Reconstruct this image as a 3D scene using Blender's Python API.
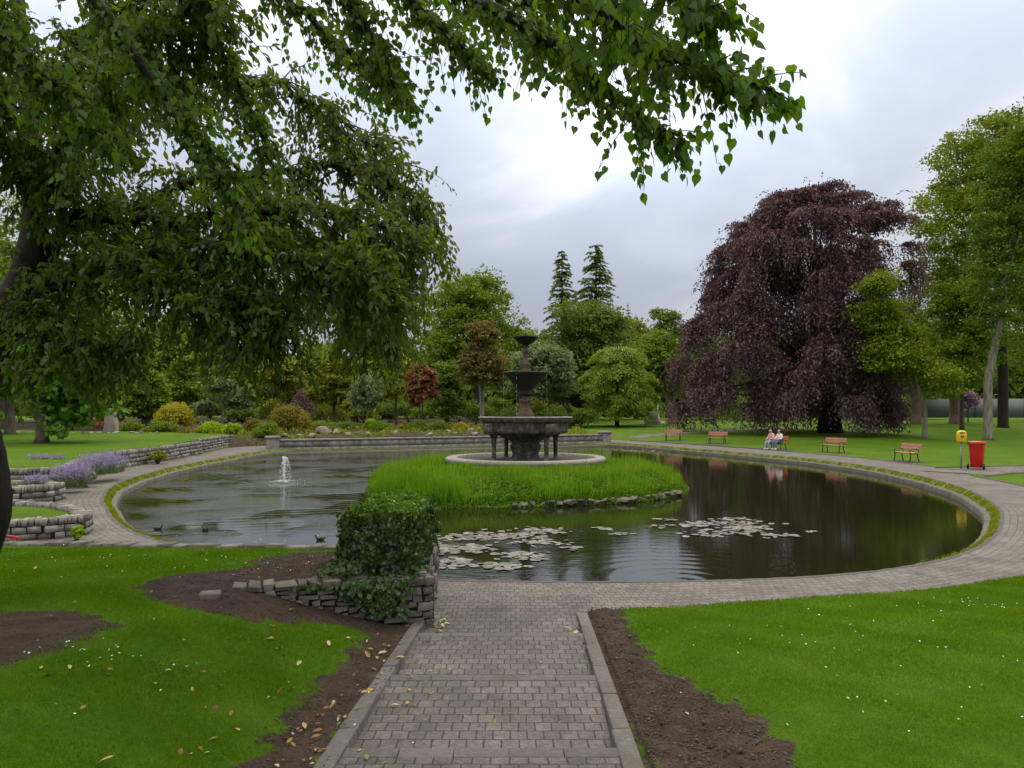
import bpy, bmesh, math, random
import numpy as np
R = math.radians
rng = np.random.default_rng(11)
random.seed(5)
scn = bpy.context.scene
for o in list(bpy.data.objects): bpy.data.objects.remove(o)

# ------------------------------------------------------------------ camera
F, CX, HY, H = 760.0, 512.0, 410.0, 2.6
cam = bpy.data.objects.new('camera', bpy.data.cameras.new('camera'))
scn.collection.objects.link(cam); scn.camera = cam
cam.location = (0, 0, H); cam.rotation_euler = (R(90), 0, 0)
cam.data.sensor_width = 36; cam.data.lens = F/1024*36
cam.data.shift_y = (HY-384)/1024; cam.data.clip_start = 0.1; cam.data.clip_end = 3000

# ------------------------------------------------------------------ world and sun
SUN_EL, SUN_AZ = 52, 16        # degrees, azimuth clockwise from the view direction (+Y)
w = bpy.data.worlds.new('World'); scn.world = w; w.use_nodes = True
nt = w.node_tree; N = nt.nodes; L = nt.links; N.clear()
def nd(nt_, t, **kw):
    n = nt_.nodes.new(t)
    for k, v in kw.items():
        if k in n.inputs: n.inputs[k].default_value = v
        else: setattr(n, k, v)
    return n
out = nd(nt, 'ShaderNodeOutputWorld'); bg = nd(nt, 'ShaderNodeBackground'); bg.inputs[1].default_value = 0.1
sky = nd(nt, 'ShaderNodeTexSky', sky_type='NISHITA', sun_disc=False)
sky.sun_elevation = R(SUN_EL); sky.sun_rotation = R(SUN_AZ)
tc = nd(nt, 'ShaderNodeTexCoord')
sep = nd(nt, 'ShaderNodeSeparateXYZ'); L.new(tc.outputs['Generated'], sep.inputs[0])
def mth(op, a, b=None, c=None, clamp=False, T=None):
    T = T or nt
    n = T.nodes.new('ShaderNodeMath'); n.operation = op; n.use_clamp = clamp
    for i, v in enumerate((a, b, c)):
        if v is None: continue
        if hasattr(v, 'is_linked') or hasattr(v, 'links'): T.links.new(v, n.inputs[i])
        else: n.inputs[i].default_value = v
    return n.outputs[0]
zc = mth('ADD', mth('MAXIMUM', sep.outputs[2], 0.0), 0.22)
comb = nd(nt, 'ShaderNodeCombineXYZ')
L.new(mth('DIVIDE', sep.outputs[0], zc), comb.inputs[0]); L.new(mth('DIVIDE', sep.outputs[1], zc), comb.inputs[1])
n1 = nd(nt, 'ShaderNodeTexNoise'); n1.inputs['Scale'].default_value = 1.7; n1.inputs['Detail'].default_value = 7; n1.inputs['Roughness'].default_value = 0.5; n1.inputs['Distortion'].default_value = .5
mp = nd(nt, 'ShaderNodeMapping'); mp.inputs['Location'].default_value = (1.9, 3.1, 0.4); mp.inputs['Scale'].default_value = (.9, .8, 1)
L.new(comb.outputs[0], mp.inputs[0]); L.new(mp.outputs[0], n1.inputs['Vector'])
cr = nd(nt, 'ShaderNodeValToRGB'); L.new(n1.outputs[0], cr.inputs[0])
e = cr.color_ramp.elements
e[0].position = .38; e[0].color = (.50, .545, .65, 1); e[1].position = .62; e[1].color = (.68, .715, .79, 1)
m_ = cr.color_ramp.elements.new(.5); m_.color = (.55, .595, .69, 1)
# brighter patch of thin cloud round the hidden sun's side of the sky
gd = nd(nt, 'ShaderNodeVectorMath', operation='DOT_PRODUCT')
v0 = np.array([0.17, 1, .36]); v0 /= np.linalg.norm(v0)
L.new(tc.outputs['Generated'], gd.inputs[0]); gd.inputs[1].default_value = v0
glow = mth('POWER', mth('MAXIMUM', gd.outputs['Value'], 0.0), 55.0)
gn = mth('MULTIPLY', glow, mth('ADD', n1.outputs[0], 0.15))
zen = mth('ADD', 1.0, mth('MULTIPLY', mth('POWER', mth('MAXIMUM', sep.outputs[2], 0.0), 1.5), 5.7))
scl = mth('MULTIPLY', zen, mth('ADD', mth('MULTIPLY', gn, .6), 1.0))
scl = mth('MULTIPLY', scl, 6.9)
vm = nd(nt, 'ShaderNodeVectorMath', operation='SCALE'); L.new(cr.outputs[0], vm.inputs[0]); L.new(scl, vm.inputs['Scale'])
wm = nd(nt, 'ShaderNodeMix', data_type='RGBA'); wm.blend_type = 'MULTIPLY'     # warm tint added to the sky above view to warm the light
L.new(mth('MULTIPLY', mth('SUBTRACT', sep.outputs[2], .42), 2.5, clamp=True), wm.inputs[0]); L.new(vm.outputs[0], wm.inputs[6]); wm.inputs[7].default_value = (1.22, 1.04, .74, 1)
mx = nd(nt, 'ShaderNodeMix', data_type='RGBA'); mx.inputs[0].default_value = .94
L.new(sky.outputs[0], mx.inputs[6]); L.new(wm.outputs[2], mx.inputs[7])
L.new(mx.outputs[2], bg.inputs[0]); L.new(bg.outputs[0], out.inputs[0])

sl = bpy.data.lights.new('sun', 'SUN'); so = bpy.data.objects.new('sun', sl); scn.collection.objects.link(so)
sl.energy = 1.5; sl.angle = R(16); sl.color = (1, .95, .84)
so.rotation_euler = (R(90-SUN_EL), 0, R(180-SUN_AZ))
so.rotation_euler = (-R(90-SUN_EL), 0, -R(SUN_AZ))
scn.view_settings.view_transform = 'Standard'; scn.view_settings.look = 'None'
scn.view_settings.exposure = -0.10; scn.view_settings.gamma = 1; scn.view_settings.use_curve_mapping = False
scn.render.engine = 'CYCLES'
scn.cycles.max_bounces = 4; scn.cycles.diffuse_bounces = 2; scn.cycles.glossy_bounces = 2; scn.cycles.transmission_bounces = 4

# ------------------------------------------------------------------ helpers
def tag(o, label=None, cat=None, group=None, kind=None):
    if label: o['label'] = label
    if cat: o['category'] = cat
    if group: o['group'] = group
    if kind: o['kind'] = kind
    return o
def empty(name, loc, rz=0, label=None, cat=None, group=None):
    o = bpy.data.objects.new(name, None); scn.collection.objects.link(o)
    o.empty_display_size = .2
    o.location = loc; o.rotation_euler = (0, 0, rz)
    return tag(o, label, cat, group)
def setlink(name, me, mat, parent):
    o = bpy.data.objects.new(name, me); scn.collection.objects.link(o)
    if mat is not None and len(me.materials) == 0: me.materials.append(mat)
    if parent is not None: o.parent = parent
    return o
def npmesh(name, V, F_, mat=None, parent=None, tint=None, uv=None, vattr=None, smooth=False, world=True):
    """V (n,3), F_ list of faces or (m,k) array. World coordinates are made local to the parent thing."""
    V = np.asarray(V, dtype=np.float32)
    if world and parent is not None:
        p = parent; off = np.zeros(3)
        while p is not None: off += np.array(p.location); p = p.parent
        V = V-off.astype(np.float32)
    me = bpy.data.meshes.new(name)
    if isinstance(F_, np.ndarray):
        m, k = F_.shape; idx = F_.ravel(); starts = np.arange(m)*k
    else:
        lens = np.array([len(f) for f in F_]); m = len(F_)
        idx = np.concatenate([np.asarray(f) for f in F_]); starts = np.concatenate([[0], np.cumsum(lens)[:-1]])
    me.vertices.add(len(V)); me.vertices.foreach_set('co', V.ravel())
    me.loops.add(len(idx)); me.loops.foreach_set('vertex_index', idx.astype(np.int32))
    me.polygons.add(m); me.polygons.foreach_set('loop_start', starts.astype(np.int32))
    me.update(calc_edges=True)
    if smooth: me.polygons.foreach_set('use_smooth', np.ones(m, dtype=bool))
    if tint is not None:
        a = me.attributes.new('tint', 'FLOAT', 'FACE'); a.data.foreach_set('value', np.asarray(tint, dtype=np.float32))
    if vattr is not None:
        for nm, arr in vattr.items():
            a = me.attributes.new(nm, 'FLOAT', 'POINT'); a.data.foreach_set('value', np.asarray(arr, dtype=np.float32))
    if uv is not None:
        u = me.uv_layers.new(name='UVMap'); uvv = np.asarray(uv, dtype=np.float32)[idx]
        u.data.foreach_set('uv', uvv.ravel())
    me.validate()
    return setlink(name, me, mat, parent)
class MB:
    """collects simple shapes into one mesh"""
    def __init__(s): s.v = []; s.f = []; s.n = 0; s.t = []
    def add(s, V, F_, t=.5):
        V = np.asarray(V, float); s.v.append(V)
        for f in F_: s.f.append([i+s.n for i in f]); s.t.append(t)
        s.n += len(V)
    def box(s, c, d, rz=0, jit=0, t=.5, M=None, taper=1):
        dx, dy, dz = d[0]/2, d[1]/2, d[2]/2
        V = np.array([[x*(taper if z > 0 else 1), y*(taper if z > 0 else 1), z] for z in (-dz, dz) for x, y in ((-dx, -dy), (dx, -dy), (dx, dy), (-dx, dy))], float)
        if jit: V += rng.uniform(-jit, jit, V.shape)
        if M is not None: V = V@np.array(M).T
        ca, sa = math.cos(rz), math.sin(rz)
        V = np.stack([V[:, 0]*ca-V[:, 1]*sa, V[:, 0]*sa+V[:, 1]*ca, V[:, 2]], 1)+np.array(c)
        s.add(V, [(0, 3, 2, 1), (4, 5, 6, 7), (0, 1, 5, 4), (1, 2, 6, 5), (2, 3, 7, 6), (3, 0, 4, 7)], t)
    def tube(s, pts, rad, n=8, t=.5, cap=True):
        pts = np.asarray(pts, float); m = len(pts)
        rad = np.broadcast_to(np.asarray(rad, float), (m,))
        T = np.gradient(pts, axis=0); T /= np.linalg.norm(T, axis=1)[:, None]+1e-9
        ref = np.array([0.0, 0, 1]) if abs(T[0, 2]) < .8 else np.array([1.0, 0, 0])
        V = []
        A = np.arange(n)*2*math.pi/n
        for i in range(m):
            a = np.cross(T[i], ref); a /= np.linalg.norm(a)+1e-9; b = np.cross(T[i], a)
            ref = np.cross(a, T[i]) if False else ref
            V.append(pts[i]+rad[i]*(np.cos(A)[:, None]*a+np.sin(A)[:, None]*b))
        V = np.concatenate(V); Fc = []
        for i in range(m-1):
            for j in range(n):
                k = (j+1) % n; Fc.append((i*n+j, i*n+k, (i+1)*n+k, (i+1)*n+j))
        if cap: Fc.append(tuple(range(n))[::-1]); Fc.append(tuple((m-1)*n+j for j in range(n)))
        s.add(V, Fc, t)
    def lathe(s, prof, c=(0, 0, 0), n=32, t=.5, flute=0, nf=0):
        V = []
        for r, z in prof:
            for j in range(n):
                a = j*2*math.pi/n; rr = r*(1+flute*math.cos(nf*a)) if flute else r
                V.append((c[0]+rr*math.cos(a), c[1]+rr*math.sin(a), c[2]+z))
        Fc = []
        for i in range(len(prof)-1):
            for j in range(n):
                k = (j+1) % n; Fc.append((i*n+j, i*n+k, (i+1)*n+k, (i+1)*n+j))
        s.add(V, Fc, t)
    def build(s, name, mat, parent=None, smooth=False, world=False, bevel=0):
        o = npmesh(name, np.concatenate(s.v), s.f, mat, parent, tint=s.t, smooth=smooth, world=world)
        if bevel:
            b = o.modifiers.new('bevel', 'BEVEL'); b.width = bevel; b.segments = 2; b.limit_method = 'ANGLE'; b.angle_limit = R(40)
        return o
def copy_tree(o, parent=None):
    c = o.copy(); scn.collection.objects.link(c); c.parent = parent
    for ch in list(o.children): copy_tree(ch, c)
    return c
def PX(px, py, d): return np.array([(px-CX)/F*d, d, H+(HY-py)/F*d])

# ------------------------------------------------------------------ materials
def newmat(name):
    m = bpy.data.materials.new(name); m.use_nodes = True; m.node_tree.nodes.clear(); return m, m.node_tree
def ramp(T, fac, cols, pos=None):
    c = T.nodes.new('ShaderNodeValToRGB'); T.links.new(fac, c.inputs[0]); el = c.color_ramp.elements
    n = len(cols); pos = pos or [i/(n-1) for i in range(n)]
    while len(el) < n: el.new(.5)
    for i in range(n): el[i].position = pos[i]; el[i].color = (*cols[i], 1)
    return c.outputs[0]
def noise(T, scale, detail=4, rough=.55, vec=None, out_=0, dist=0):
    n = T.nodes.new('ShaderNodeTexNoise'); n.inputs['Scale'].default_value = scale
    n.inputs['Detail'].default_value = detail; n.inputs['Roughness'].default_value = rough; n.inputs['Distortion'].default_value = dist
    if vec is None:
        g = T.nodes.new('ShaderNodeNewGeometry'); vec = g.outputs['Position']
    T.links.new(vec, n.inputs['Vector']); return n.outputs[out_]
def mixc(T, fac, a, b, mode='MIX'):
    n = T.nodes.new('ShaderNodeMix'); n.data_type = 'RGBA'; n.blend_type = mode
    for s, v in ((0, fac), (6, a), (7, b)):
        if hasattr(v, 'links'): T.links.new(v, n.inputs[s])
        elif isinstance(v, (int, float)): n.inputs[s].default_value = v
        else: n.inputs[s].default_value = (*v, 1)
    return n.outputs[2]
def bump(T, h, strength=.5, dist=.02):
    b = T.nodes.new('ShaderNodeBump'); b.inputs['Strength'].default_value = strength; b.inputs['Distance'].default_value = dist
    T.links.new(h, b.inputs['Height']); return b.outputs[0]
def princ(T, col, rough=.8, nrm=None, metal=0, spec=.4):
    p = T.nodes.new('ShaderNodeBsdfPrincipled')
    if hasattr(col, 'links'): T.links.new(col, p.inputs['Base Color'])
    else: p.inputs['Base Color'].default_value = (*col, 1)
    if hasattr(rough, 'links'): T.links.new(rough, p.inputs['Roughness'])
    else: p.inputs['Roughness'].default_value = rough
    p.inputs['Metallic'].default_value = metal; p.inputs['Specular IOR Level'].default_value = spec
    if nrm is not None: T.links.new(nrm, p.inputs['Normal'])
    o = T.nodes.new('ShaderNodeOutputMaterial'); T.links.new(p.outputs[0], o.inputs[0]); return p
def attr(T, name):
    a = T.nodes.new('ShaderNodeAttribute'); a.attribute_name = name; return a.outputs['Fac']
def leafmat(name, cols, trans=.3, gloss=.05, ns=.35):
    gloss = gloss*.4
    cols = [(c[0]*1.12, c[1], c[2]*.55) if c[1] > c[0] else c for c in cols]
    m, T = newmat(name)
    t = attr(T, 'tint')
    n = noise(T, ns, 2)
    f = mth('ADD', mth('MULTIPLY', t, .75, T=T), mth('MULTIPLY', mth('SUBTRACT', n, .25, T=T), .5, T=T), clamp=True, T=T)
    c = ramp(T, f, cols)
    d = T.nodes.new('ShaderNodeBsdfDiffuse'); T.links.new(c, d.inputs[0])
    tr = T.nodes.new('ShaderNodeBsdfTranslucent'); T.links.new(mixc(T, .5, c, (cols[-1][0]*1.6, cols[-1][1]*1.6, cols[-1][2]*.8)), tr.inputs[0])
    mx1 = T.nodes.new('ShaderNodeMixShader'); mx1.inputs[0].default_value = trans
    T.links.new(d.outputs[0], mx1.inputs[1]); T.links.new(tr.outputs[0], mx1.inputs[2])
    g = T.nodes.new('ShaderNodeBsdfGlossy'); g.inputs['Roughness'].default_value = .38
    mx2 = T.nodes.new('ShaderNodeMixShader'); mx2.inputs[0].default_value = gloss
    T.links.new(mx1.outputs[0], mx2.inputs[1]); T.links.new(g.outputs[0], mx2.inputs[2])
    o = T.nodes.new('ShaderNodeOutputMaterial'); T.links.new(mx2.outputs[0], o.inputs[0]); return m
def barkmat(name, c1, c2, sc=6):
    m, T = newmat(name)
    g = T.nodes.new('ShaderNodeNewGeometry'); mp = T.nodes.new('ShaderNodeMapping'); mp.inputs['Scale'].default_value = (1, 1, .25)
    T.links.new(g.outputs['Position'], mp.inputs[0])
    n = noise(T, sc, 6, .65, mp.outputs[0]); princ(T, ramp(T, n, [c1, c2], [.35, .65]), .9, bump(T, n, .9, .05)); return m
def plain(name, col, rough=.6, var=.25, sc=8, metal=0, b=.15):
    m, T = newmat(name)
    n = noise(T, sc, 5); c = ramp(T, n, [tuple(x*(1-var) for x in col), tuple(min(1, x*(1+var)) for x in col)], [.3, .7])
    princ(T, c, rough, bump(T, n, b, .01), metal); return m
# stone (per-stone tint + lichen)
def stonemat(name, dark, light, lichen=.3, moss=(.05, .07, .02), sc=9):
    m, T = newmat(name)
    t = attr(T, 'tint'); n = noise(T, sc, 8, .65); n2 = noise(T, 1.7, 4)
    f = mth('ADD', mth('MULTIPLY', t, .6, T=T), mth('MULTIPLY', mth('SUBTRACT', n, .3, T=T), .9, T=T), clamp=True, T=T)
    c = ramp(T, f, [dark, light])
    lf = mth('MULTIPLY', mth('GREATER_THAN', noise(T, 14, 3), .62, T=T), lichen, T=T)
    c = mixc(T, lf, c, (.34, .34, .30)); mf = mth('MULTIPLY', mth('SUBTRACT', n2, .5, T=T), 3.0, clamp=True, T=T)
    c = mixc(T, mf, c, moss)
    princ(T, c, .9, bump(T, n, .8, .03)); return m
M = {}
M['stone'] = stonemat('grey_stone', (.040, .036, .032), (.23, .205, .18))
M['stone_far'] = stonemat('pale_stone', (.07, .064, .06), (.36, .335, .315), .2)
M['rock'] = stonemat('rock', (.13, .115, .10), (.42, .38, .34), .4)
M['rock_dark'] = stonemat('wet_rock', (.028, .025, .02), (.22, .20, .175), .3)
M['mortar'] = plain('dark_joint', (.035, .03, .027), .95)
M['bark'] = barkmat('bark', (.022, .017, .013), (.09, .07, .05))
M['bark_dark'] = barkmat('dark_bark', (.007, .0055, .0045), (.026, .020, .014))
M['bark_pale'] = barkmat('pale_bark', (.13, .11, .085), (.30, .27, .22))
M['bark_red'] = barkmat('reddish_bark', (.10, .06, .045), (.26, .17, .13))
M['bark_wood'] = barkmat('limb_bark', (.05, .04, .03), (.15, .12, .09))

def grassmat(name, soil=True, c1=(.028, .070, .004), c2=(.058, .125, .007), c3=(.105, .18, .014), strip=0):
    m, T = newmat(name)
    n1 = noise(T, .35, 3); n2 = noise(T, 3.0, 5, .6); n3 = noise(T, 60, 3, .7); n4 = noise(T, 1.1, 2, .5)
    f = mth('ADD', mth('MULTIPLY', n1, .35, T=T), mth('ADD', mth('MULTIPLY', n2, .35, T=T), mth('MULTIPLY', n3, .35, T=T), T=T), T=T)
    c = ramp(T, f, [c1, c2, c3], [.36, .52, .72])
    yel = mth('MULTIPLY', mth('SUBTRACT', n4, .60, T=T), 4.0, clamp=True, T=T)
    c = mixc(T, mth('MULTIPLY', yel, .5, T=T), c, (.13, .15, .03))
    hgt = n3
    if soil:
        s = attr(T, 'soil')
        ns = noise(T, 35, 6, .7); ns2 = noise(T, 4, 4, .6)
        sc_ = ramp(T, mth('ADD', mth('MULTIPLY', ns, .6, T=T), mth('MULTIPLY', ns2, .4, T=T), T=T), [(.020, .014, .011), (.062, .045, .036), (.12, .09, .072)], [.34, .52, .72])
        edge = mth('ADD', s, mth('MULTIPLY', mth('SUBTRACT', noise(T, 9, 5, .7), .5, T=T), .8, T=T), T=T)
        k = mth('MULTIPLY', mth('SUBTRACT', edge, .42, T=T), 7.0, clamp=True, T=T)
        c = mixc(T, k, c, sc_)
        hgt = mth('ADD', n3, mth('MULTIPLY', ns, 1.5, T=T), T=T)
    princ(T, c, .85, bump(T, hgt, .7, .03), spec=.05); return m
M['lawn'] = grassmat('lawn_grass')
M['ground'] = grassmat('park_grass', soil=True, c1=(.040, .088, .006), c2=(.070, .135, .009), c3=(.12, .185, .018))
def brickmat(name, c1, c2, mortar, bw=.125, rh=.15, ms=.006, warm=.0):
    m, T = newmat(name)
    uv = T.nodes.new('ShaderNodeUVMap'); uv.uv_map = 'UVMap'
    wn = noise(T, 5, 3, .5, uv.outputs[0], 1)
    wv = T.nodes.new('ShaderNodeVectorMath'); wv.operation = 'SCALE'; wv.inputs['Scale'].default_value = .028; T.links.new(wn, wv.inputs[0])
    ad = T.nodes.new('ShaderNodeVectorMath'); T.links.new(uv.outputs[0], ad.inputs[0]); T.links.new(wv.outputs[0], ad.inputs[1])
    b = T.nodes.new('ShaderNodeTexBrick'); T.links.new(ad.outputs[0], b.inputs['Vector'])
    b.inputs['Scale'].default_value = 1; b.inputs['Brick Width'].default_value = bw; b.inputs['Row Height'].default_value = rh
    b.inputs['Mortar Size'].default_value = ms; b.inputs['Mortar Smooth'].default_value = .35; b.inputs['Bias'].default_value = -.1
    b.inputs['Color1'].default_value = (*c1, 1); b.inputs['Color2'].default_value = (*c2, 1); b.inputs['Mortar'].default_value = (*mortar, 1)
    c = b.outputs['Color']
    n = noise(T, 28, 6, .65); n2 = noise(T, .9, 5, .6); n3 = noise(T, 3.2, 5, .6)
    c = mixc(T, 1.0, c, ramp(T, n, [(.55, .55, .55), (1.35, 1.33, 1.3)], [.3, .7]), 'MULTIPLY')
    c = mixc(T, 1.0, c, ramp(T, n2, [(.72, .70, .68), (1.15, 1.14, 1.12)], [.35, .65]), 'MULTIPLY')
    st = mth('MULTIPLY', mth('SUBTRACT', n3, .55, T=T), 6.0, clamp=True, T=T)
    c = mixc(T, mth('MULTIPLY', st, .55, T=T), c, (.035, .030, .022))
    h = mth('ADD', mth('MULTIPLY', b.outputs['Fac'], -1.0, T=T), mth('MULTIPLY', n, .35, T=T), T=T)
    princ(T, c, .82, bump(T, h, .75, .012), spec=.35); return m
M['paving'] = brickmat('sett_paving', (.098, .088, .089), (.140, .127, .126), (.034, .028, .026))
M['paving_ring'] = brickmat('ring_paving', (.128, .117, .115), (.172, .158, .154), (.050, .043, .041))
M['kerb'] = brickmat('kerb_stone', (.165, .150, .138), (.20, .18, .165), (.05, .04, .035), bw=.9, rh=5)
M['kerb_plain'] = stonemat('grey_kerb', (.062, .055, .054), (.165, .149, .145), .12, (.06, .052, .035), 16)

# ------------------------------------------------------------------ plan of the pond
C0 = np.array([.3, 31.0])
inner = [(-1.2, 11.5), (.7, 11.4), (2.9, 11.45), (4.55, 11.7), (5.6, 12.0), (7.8, 13.3), (9.6, 15.2), (11.4, 17.7), (13.7, 21.9), (14.85, 24.8), (15.6, 27.8), (16.2, 31.7), (16.3, 37), (15.7, 40.8), (14.3, 44.9), (11.8, 51.6), (9.65, 57.3), (7.6, 61.8)]
WA, WB = np.array([-15.9, 50.5]), np.array([7.6, 61.8])
for k in range(1, 12): inner.append(tuple(WB+(WA-WB)*k/11))
inner += [(-15.7, 47), (-15.6, 41.6), (-15.5, 36.6), (-14.9, 31.5), (-14.1, 27.6), (-12.6, 23.5), (-10.6, 19.9), (-8.9, 17.2), (-8, 16), (-6.3, 14.4), (-4.5, 12.9), (-2.8, 11.95)]
outer = [(-.95, 9.8), (1.45, 9.8), (2.3, 9.95), (4.1, 10.4), (6.1, 10.9), (8, 11.8), (10.8, 13.6), (13.6, 16.6), (15.8, 20.5), (17.3, 25.7), (17.9, 29.5), (19, 33), (19, 37), (18.6, 41), (17.5, 45.4), (15, 53), (12.5, 58.5), (10.5, 63), (8, 66.5), (-5, 62), (-17.5, 55.8), (-19.4, 53), (-18.6, 47), (-18, 43), (-17.6, 39.5), (-17.3, 33), (-15.8, 27.6), (-14, 23.3), (-13.3, 21.8), (-11.2, 18.6), (-9.4, 16.2), (-10.5, 14.3), (-9.6, 12.1), (-7.7, 11.3), (-5, 11.15), (-2.7, 11.05), (-1.0, 11.0)]
def polar(loop, ks):
    p = np.array(loop)-C0; th = np.arctan2(p[:, 1], p[:, 0]); r = np.hypot(p[:, 0], p[:, 1])
    i = np.argsort(th); th = th[i]; r = r[i]
    th = np.concatenate([th-2*math.pi, th, th+2*math.pi]); r = np.concatenate([r, r, r])
    T_ = np.linspace(-math.pi, math.pi, 1440, endpoint=False); rr = np.interp(T_, th, r)
    if ks:
        k = np.exp(-.5*(np.arange(-3*ks, 3*ks+1)/ks)**2); k /= k.sum()
        rr = np.convolve(np.concatenate([rr[-3*ks:], rr, rr[:3*ks]]), k, 'valid')
    return T_, rr
TH, RI = polar(inner, 10); _, RO = polar(outer, 4)
def rin(t): return np.interp((np.asarray(t)+math.pi) % (2*math.pi), TH+math.pi, RI, period=2*math.pi)
def rout(t): return np.interp((np.asarray(t)+math.pi) % (2*math.pi), TH+math.pi, RO, period=2*math.pi)
def ss(x): x = np.clip(x, 0, 1); return x*x*(3-2*x)
def hout(x, y):
    x = np.asarray(x, float); y = np.asarray(y, float)
    th_ = np.arctan2(y-C0[1], x-C0[0]); q = np.hypot(x-C0[0], y-C0[1])-rout(th_)
    rise = .016*np.clip(y-46, 0, 65)
    bedz = ss((3.5-.02*y-x+.1*(y-60))/3)*ss((y-50)/3)
    h = .03+rise*ss(q/7)*(1-bedz)+bedz*(ss(q/1.0)*.50+rise*.8*ss(q/5))
    return h
def gnd(px, py):
    d = 60.0
    for _ in range(60):
        x = (px-CX)/F*d; d = .5*d+.5*(H-float(hout(x, d)))*F/(py-HY)
    x = (px-CX)/F*d
    return np.array([x, d, float(hout(x, d))])

# ground: one sheet out to the horizon, its rings following the pond and the path
n_t = 720; tt = np.linspace(-math.pi, math.pi, n_t, endpoint=False); ri, ro = rin(tt), rout(tt)
rings = [(ri*0+.01, 0), (ri*.5, 0), (ri-.9, 0), (ri-.2, 0), (ri-.1, 1), (ri, 1), (ro, 1), (ro+.02, 2)]
for q in [.3, .8, 1.5, 2.5, 4, 6, 8, 10, 13, 16, 20, 25, 30, 36, 44, 54, 66, 80, 100, 140, 220, 400, 900]: rings.append((ro+q, 2))
V = []; S = []
soil_spots = []
for rr, k in rings:
    x = C0[0]+rr*np.cos(tt); y = C0[1]+rr*np.sin(tt)
    z = np.full(n_t, -1.0) if k == 0 else np.full(n_t, -.06) if k == 1 else np.where((y < 10.5) & (x > -1.6) & (x < 2.2), -.08, hout(x, y))
    V.append(np.stack([x, y, z], 1))
V = np.concatenate(V); m = len(rings)
fi = [(i*n_t+j, i*n_t+(j+1) % n_t, (i+1)*n_t+(j+1) % n_t, (i+1)*n_t+j) for i in range(m-1) for j in range(n_t)]
sa = np.zeros(len(V)); sa[:n_t*7] = 1
bed = (V[:, 1] > 59+.45*V[:, 0]) & (V[:, 1] > 52) & (V[:, 1] < 135) & (V[:, 0] < 3+.05*(V[:, 1]-60)) & (V[:, 0] > -70); sa[bed] = .62; sa[:n_t*7] = 1
g = npmesh('ground', V, np.array(fi), M['ground'], vattr={'soil': sa}, smooth=True); tag(g, kind='structure')

# path round the pond
K = 7; mid = (ri+ro)/2; px_ = C0[0]+mid*np.cos(tt); py_ = C0[1]+mid*np.sin(tt)
arc = np.concatenate([[0], np.cumsum(np.hypot(np.diff(px_), np.diff(py_)))]); 
V = []; UV = []
tt2 = np.append(tt, tt[0]+2*math.pi); arc = np.append(arc, arc[-1]+.15)
for k in range(K):
    f = k/(K-1); rr = (rin(tt2)*(1-f)+rout(tt2)*f)
    V.append(np.stack([C0[0]+rr*np.cos(tt2), C0[1]+rr*np.sin(tt2), np.full(len(tt2), .012+.0*f)], 1)); UV.append(np.stack([arc, rr-rin(tt2)], 1))
V = np.concatenate(V); UV = np.concatenate(UV); nn = len(tt2)
fi = np.array([(k*nn+j, (k+1)*nn+j, (k+1)*nn+j+1, k*nn+j+1) for k in range(K-1) for j in range(nn-1)])[:, ::-1]
pth = npmesh('path', V, fi, M['paving_ring'], uv=UV); tag(pth, kind='structure')
# edging kerb on outer side of the path (right half and left)
def sweep(name, t0, t1, prof, mat, base='in', n=400, kind='structure', jit=0):
    ts = np.linspace(t0, t1, n); V = []
    for (o_, z_) in prof:
        rr = (rin(ts) if base == 'in' else rout(ts))+o_+(rng.normal(0, jit, n) if jit else 0)
        V.append(np.stack([C0[0]+rr*np.cos(ts), C0[1]+rr*np.sin(ts), np.full(n, z_)+(rng.normal(0, jit*.5, n) if jit else 0)+(hout(C0[0]+rr*np.cos(ts), C0[1]+rr*np.sin(ts))*ss((C0[1]+rr*np.sin(ts)-44)/5) if base == 'out' else 0)], 1))
    V = np.concatenate(V); fi = np.array([(k*n+j, k*n+j+1, (k+1)*n+j+1, (k+1)*n+j) for k in range(len(prof)-1) for j in range(n-1)])
    o = npmesh(name, V, fi, mat); tag(o, kind=kind); return o
thA = math.atan2(WB[1]-C0[1], WB[0]-C0[0])
m_, T = newmat('mossy_bank'); n_ = noise(T, 7, 6, .7); n2_ = noise(T, 1.5, 3)
princ(T, ramp(T, mth('ADD', mth('MULTIPLY', n_, .6, T=T), mth('MULTIPLY', n2_, .4, T=T), T=T), [(.035, .05, .012), (.10, .15, .02), (.19, .21, .05)], [.35, .5, .68]), .95, bump(T, n_, 1, .05)); M['moss'] = m_
M['pondstone'] = stonemat('pond_edge_stone', (.08, .075, .06), (.22, .21, .18), .3, (.06, .075, .02), 5)
sweep('pond_bank', -math.pi, math.pi, [(.015, .016), (-.07, .022), (-.09, .0)], M['kerb_plain'], n=900, jit=.004).name = 'path_edging'
sweep('pond_bank', -math.pi, math.pi, [(-.085, .012), (-.15, -.02), (-.25, -.09), (-.28, -.12)], M['moss'], n=900, jit=.012)
sweep('pond_bank', -math.pi, math.pi, [(-.26, -.115), (-.40, -.14), (-.43, -.18), (-.45, -.9)], M['pondstone'], n=900, jit=.01).name = 'pond_rim'
sweep('kerb', math.atan2(9.95-31, 2.3-.3), math.atan2(29-31, 17.8), [(-.03, 0), (-.03, .035), (.07, .04), (.07, 0)], M['kerb_plain'], 'out')
sweep('kerb', math.atan2(32.7-31, 18.7), thA-.05, [(-.03, 0), (-.03, .035), (.07, .045), (.07, 0)], M['kerb_plain'], 'out')

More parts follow.
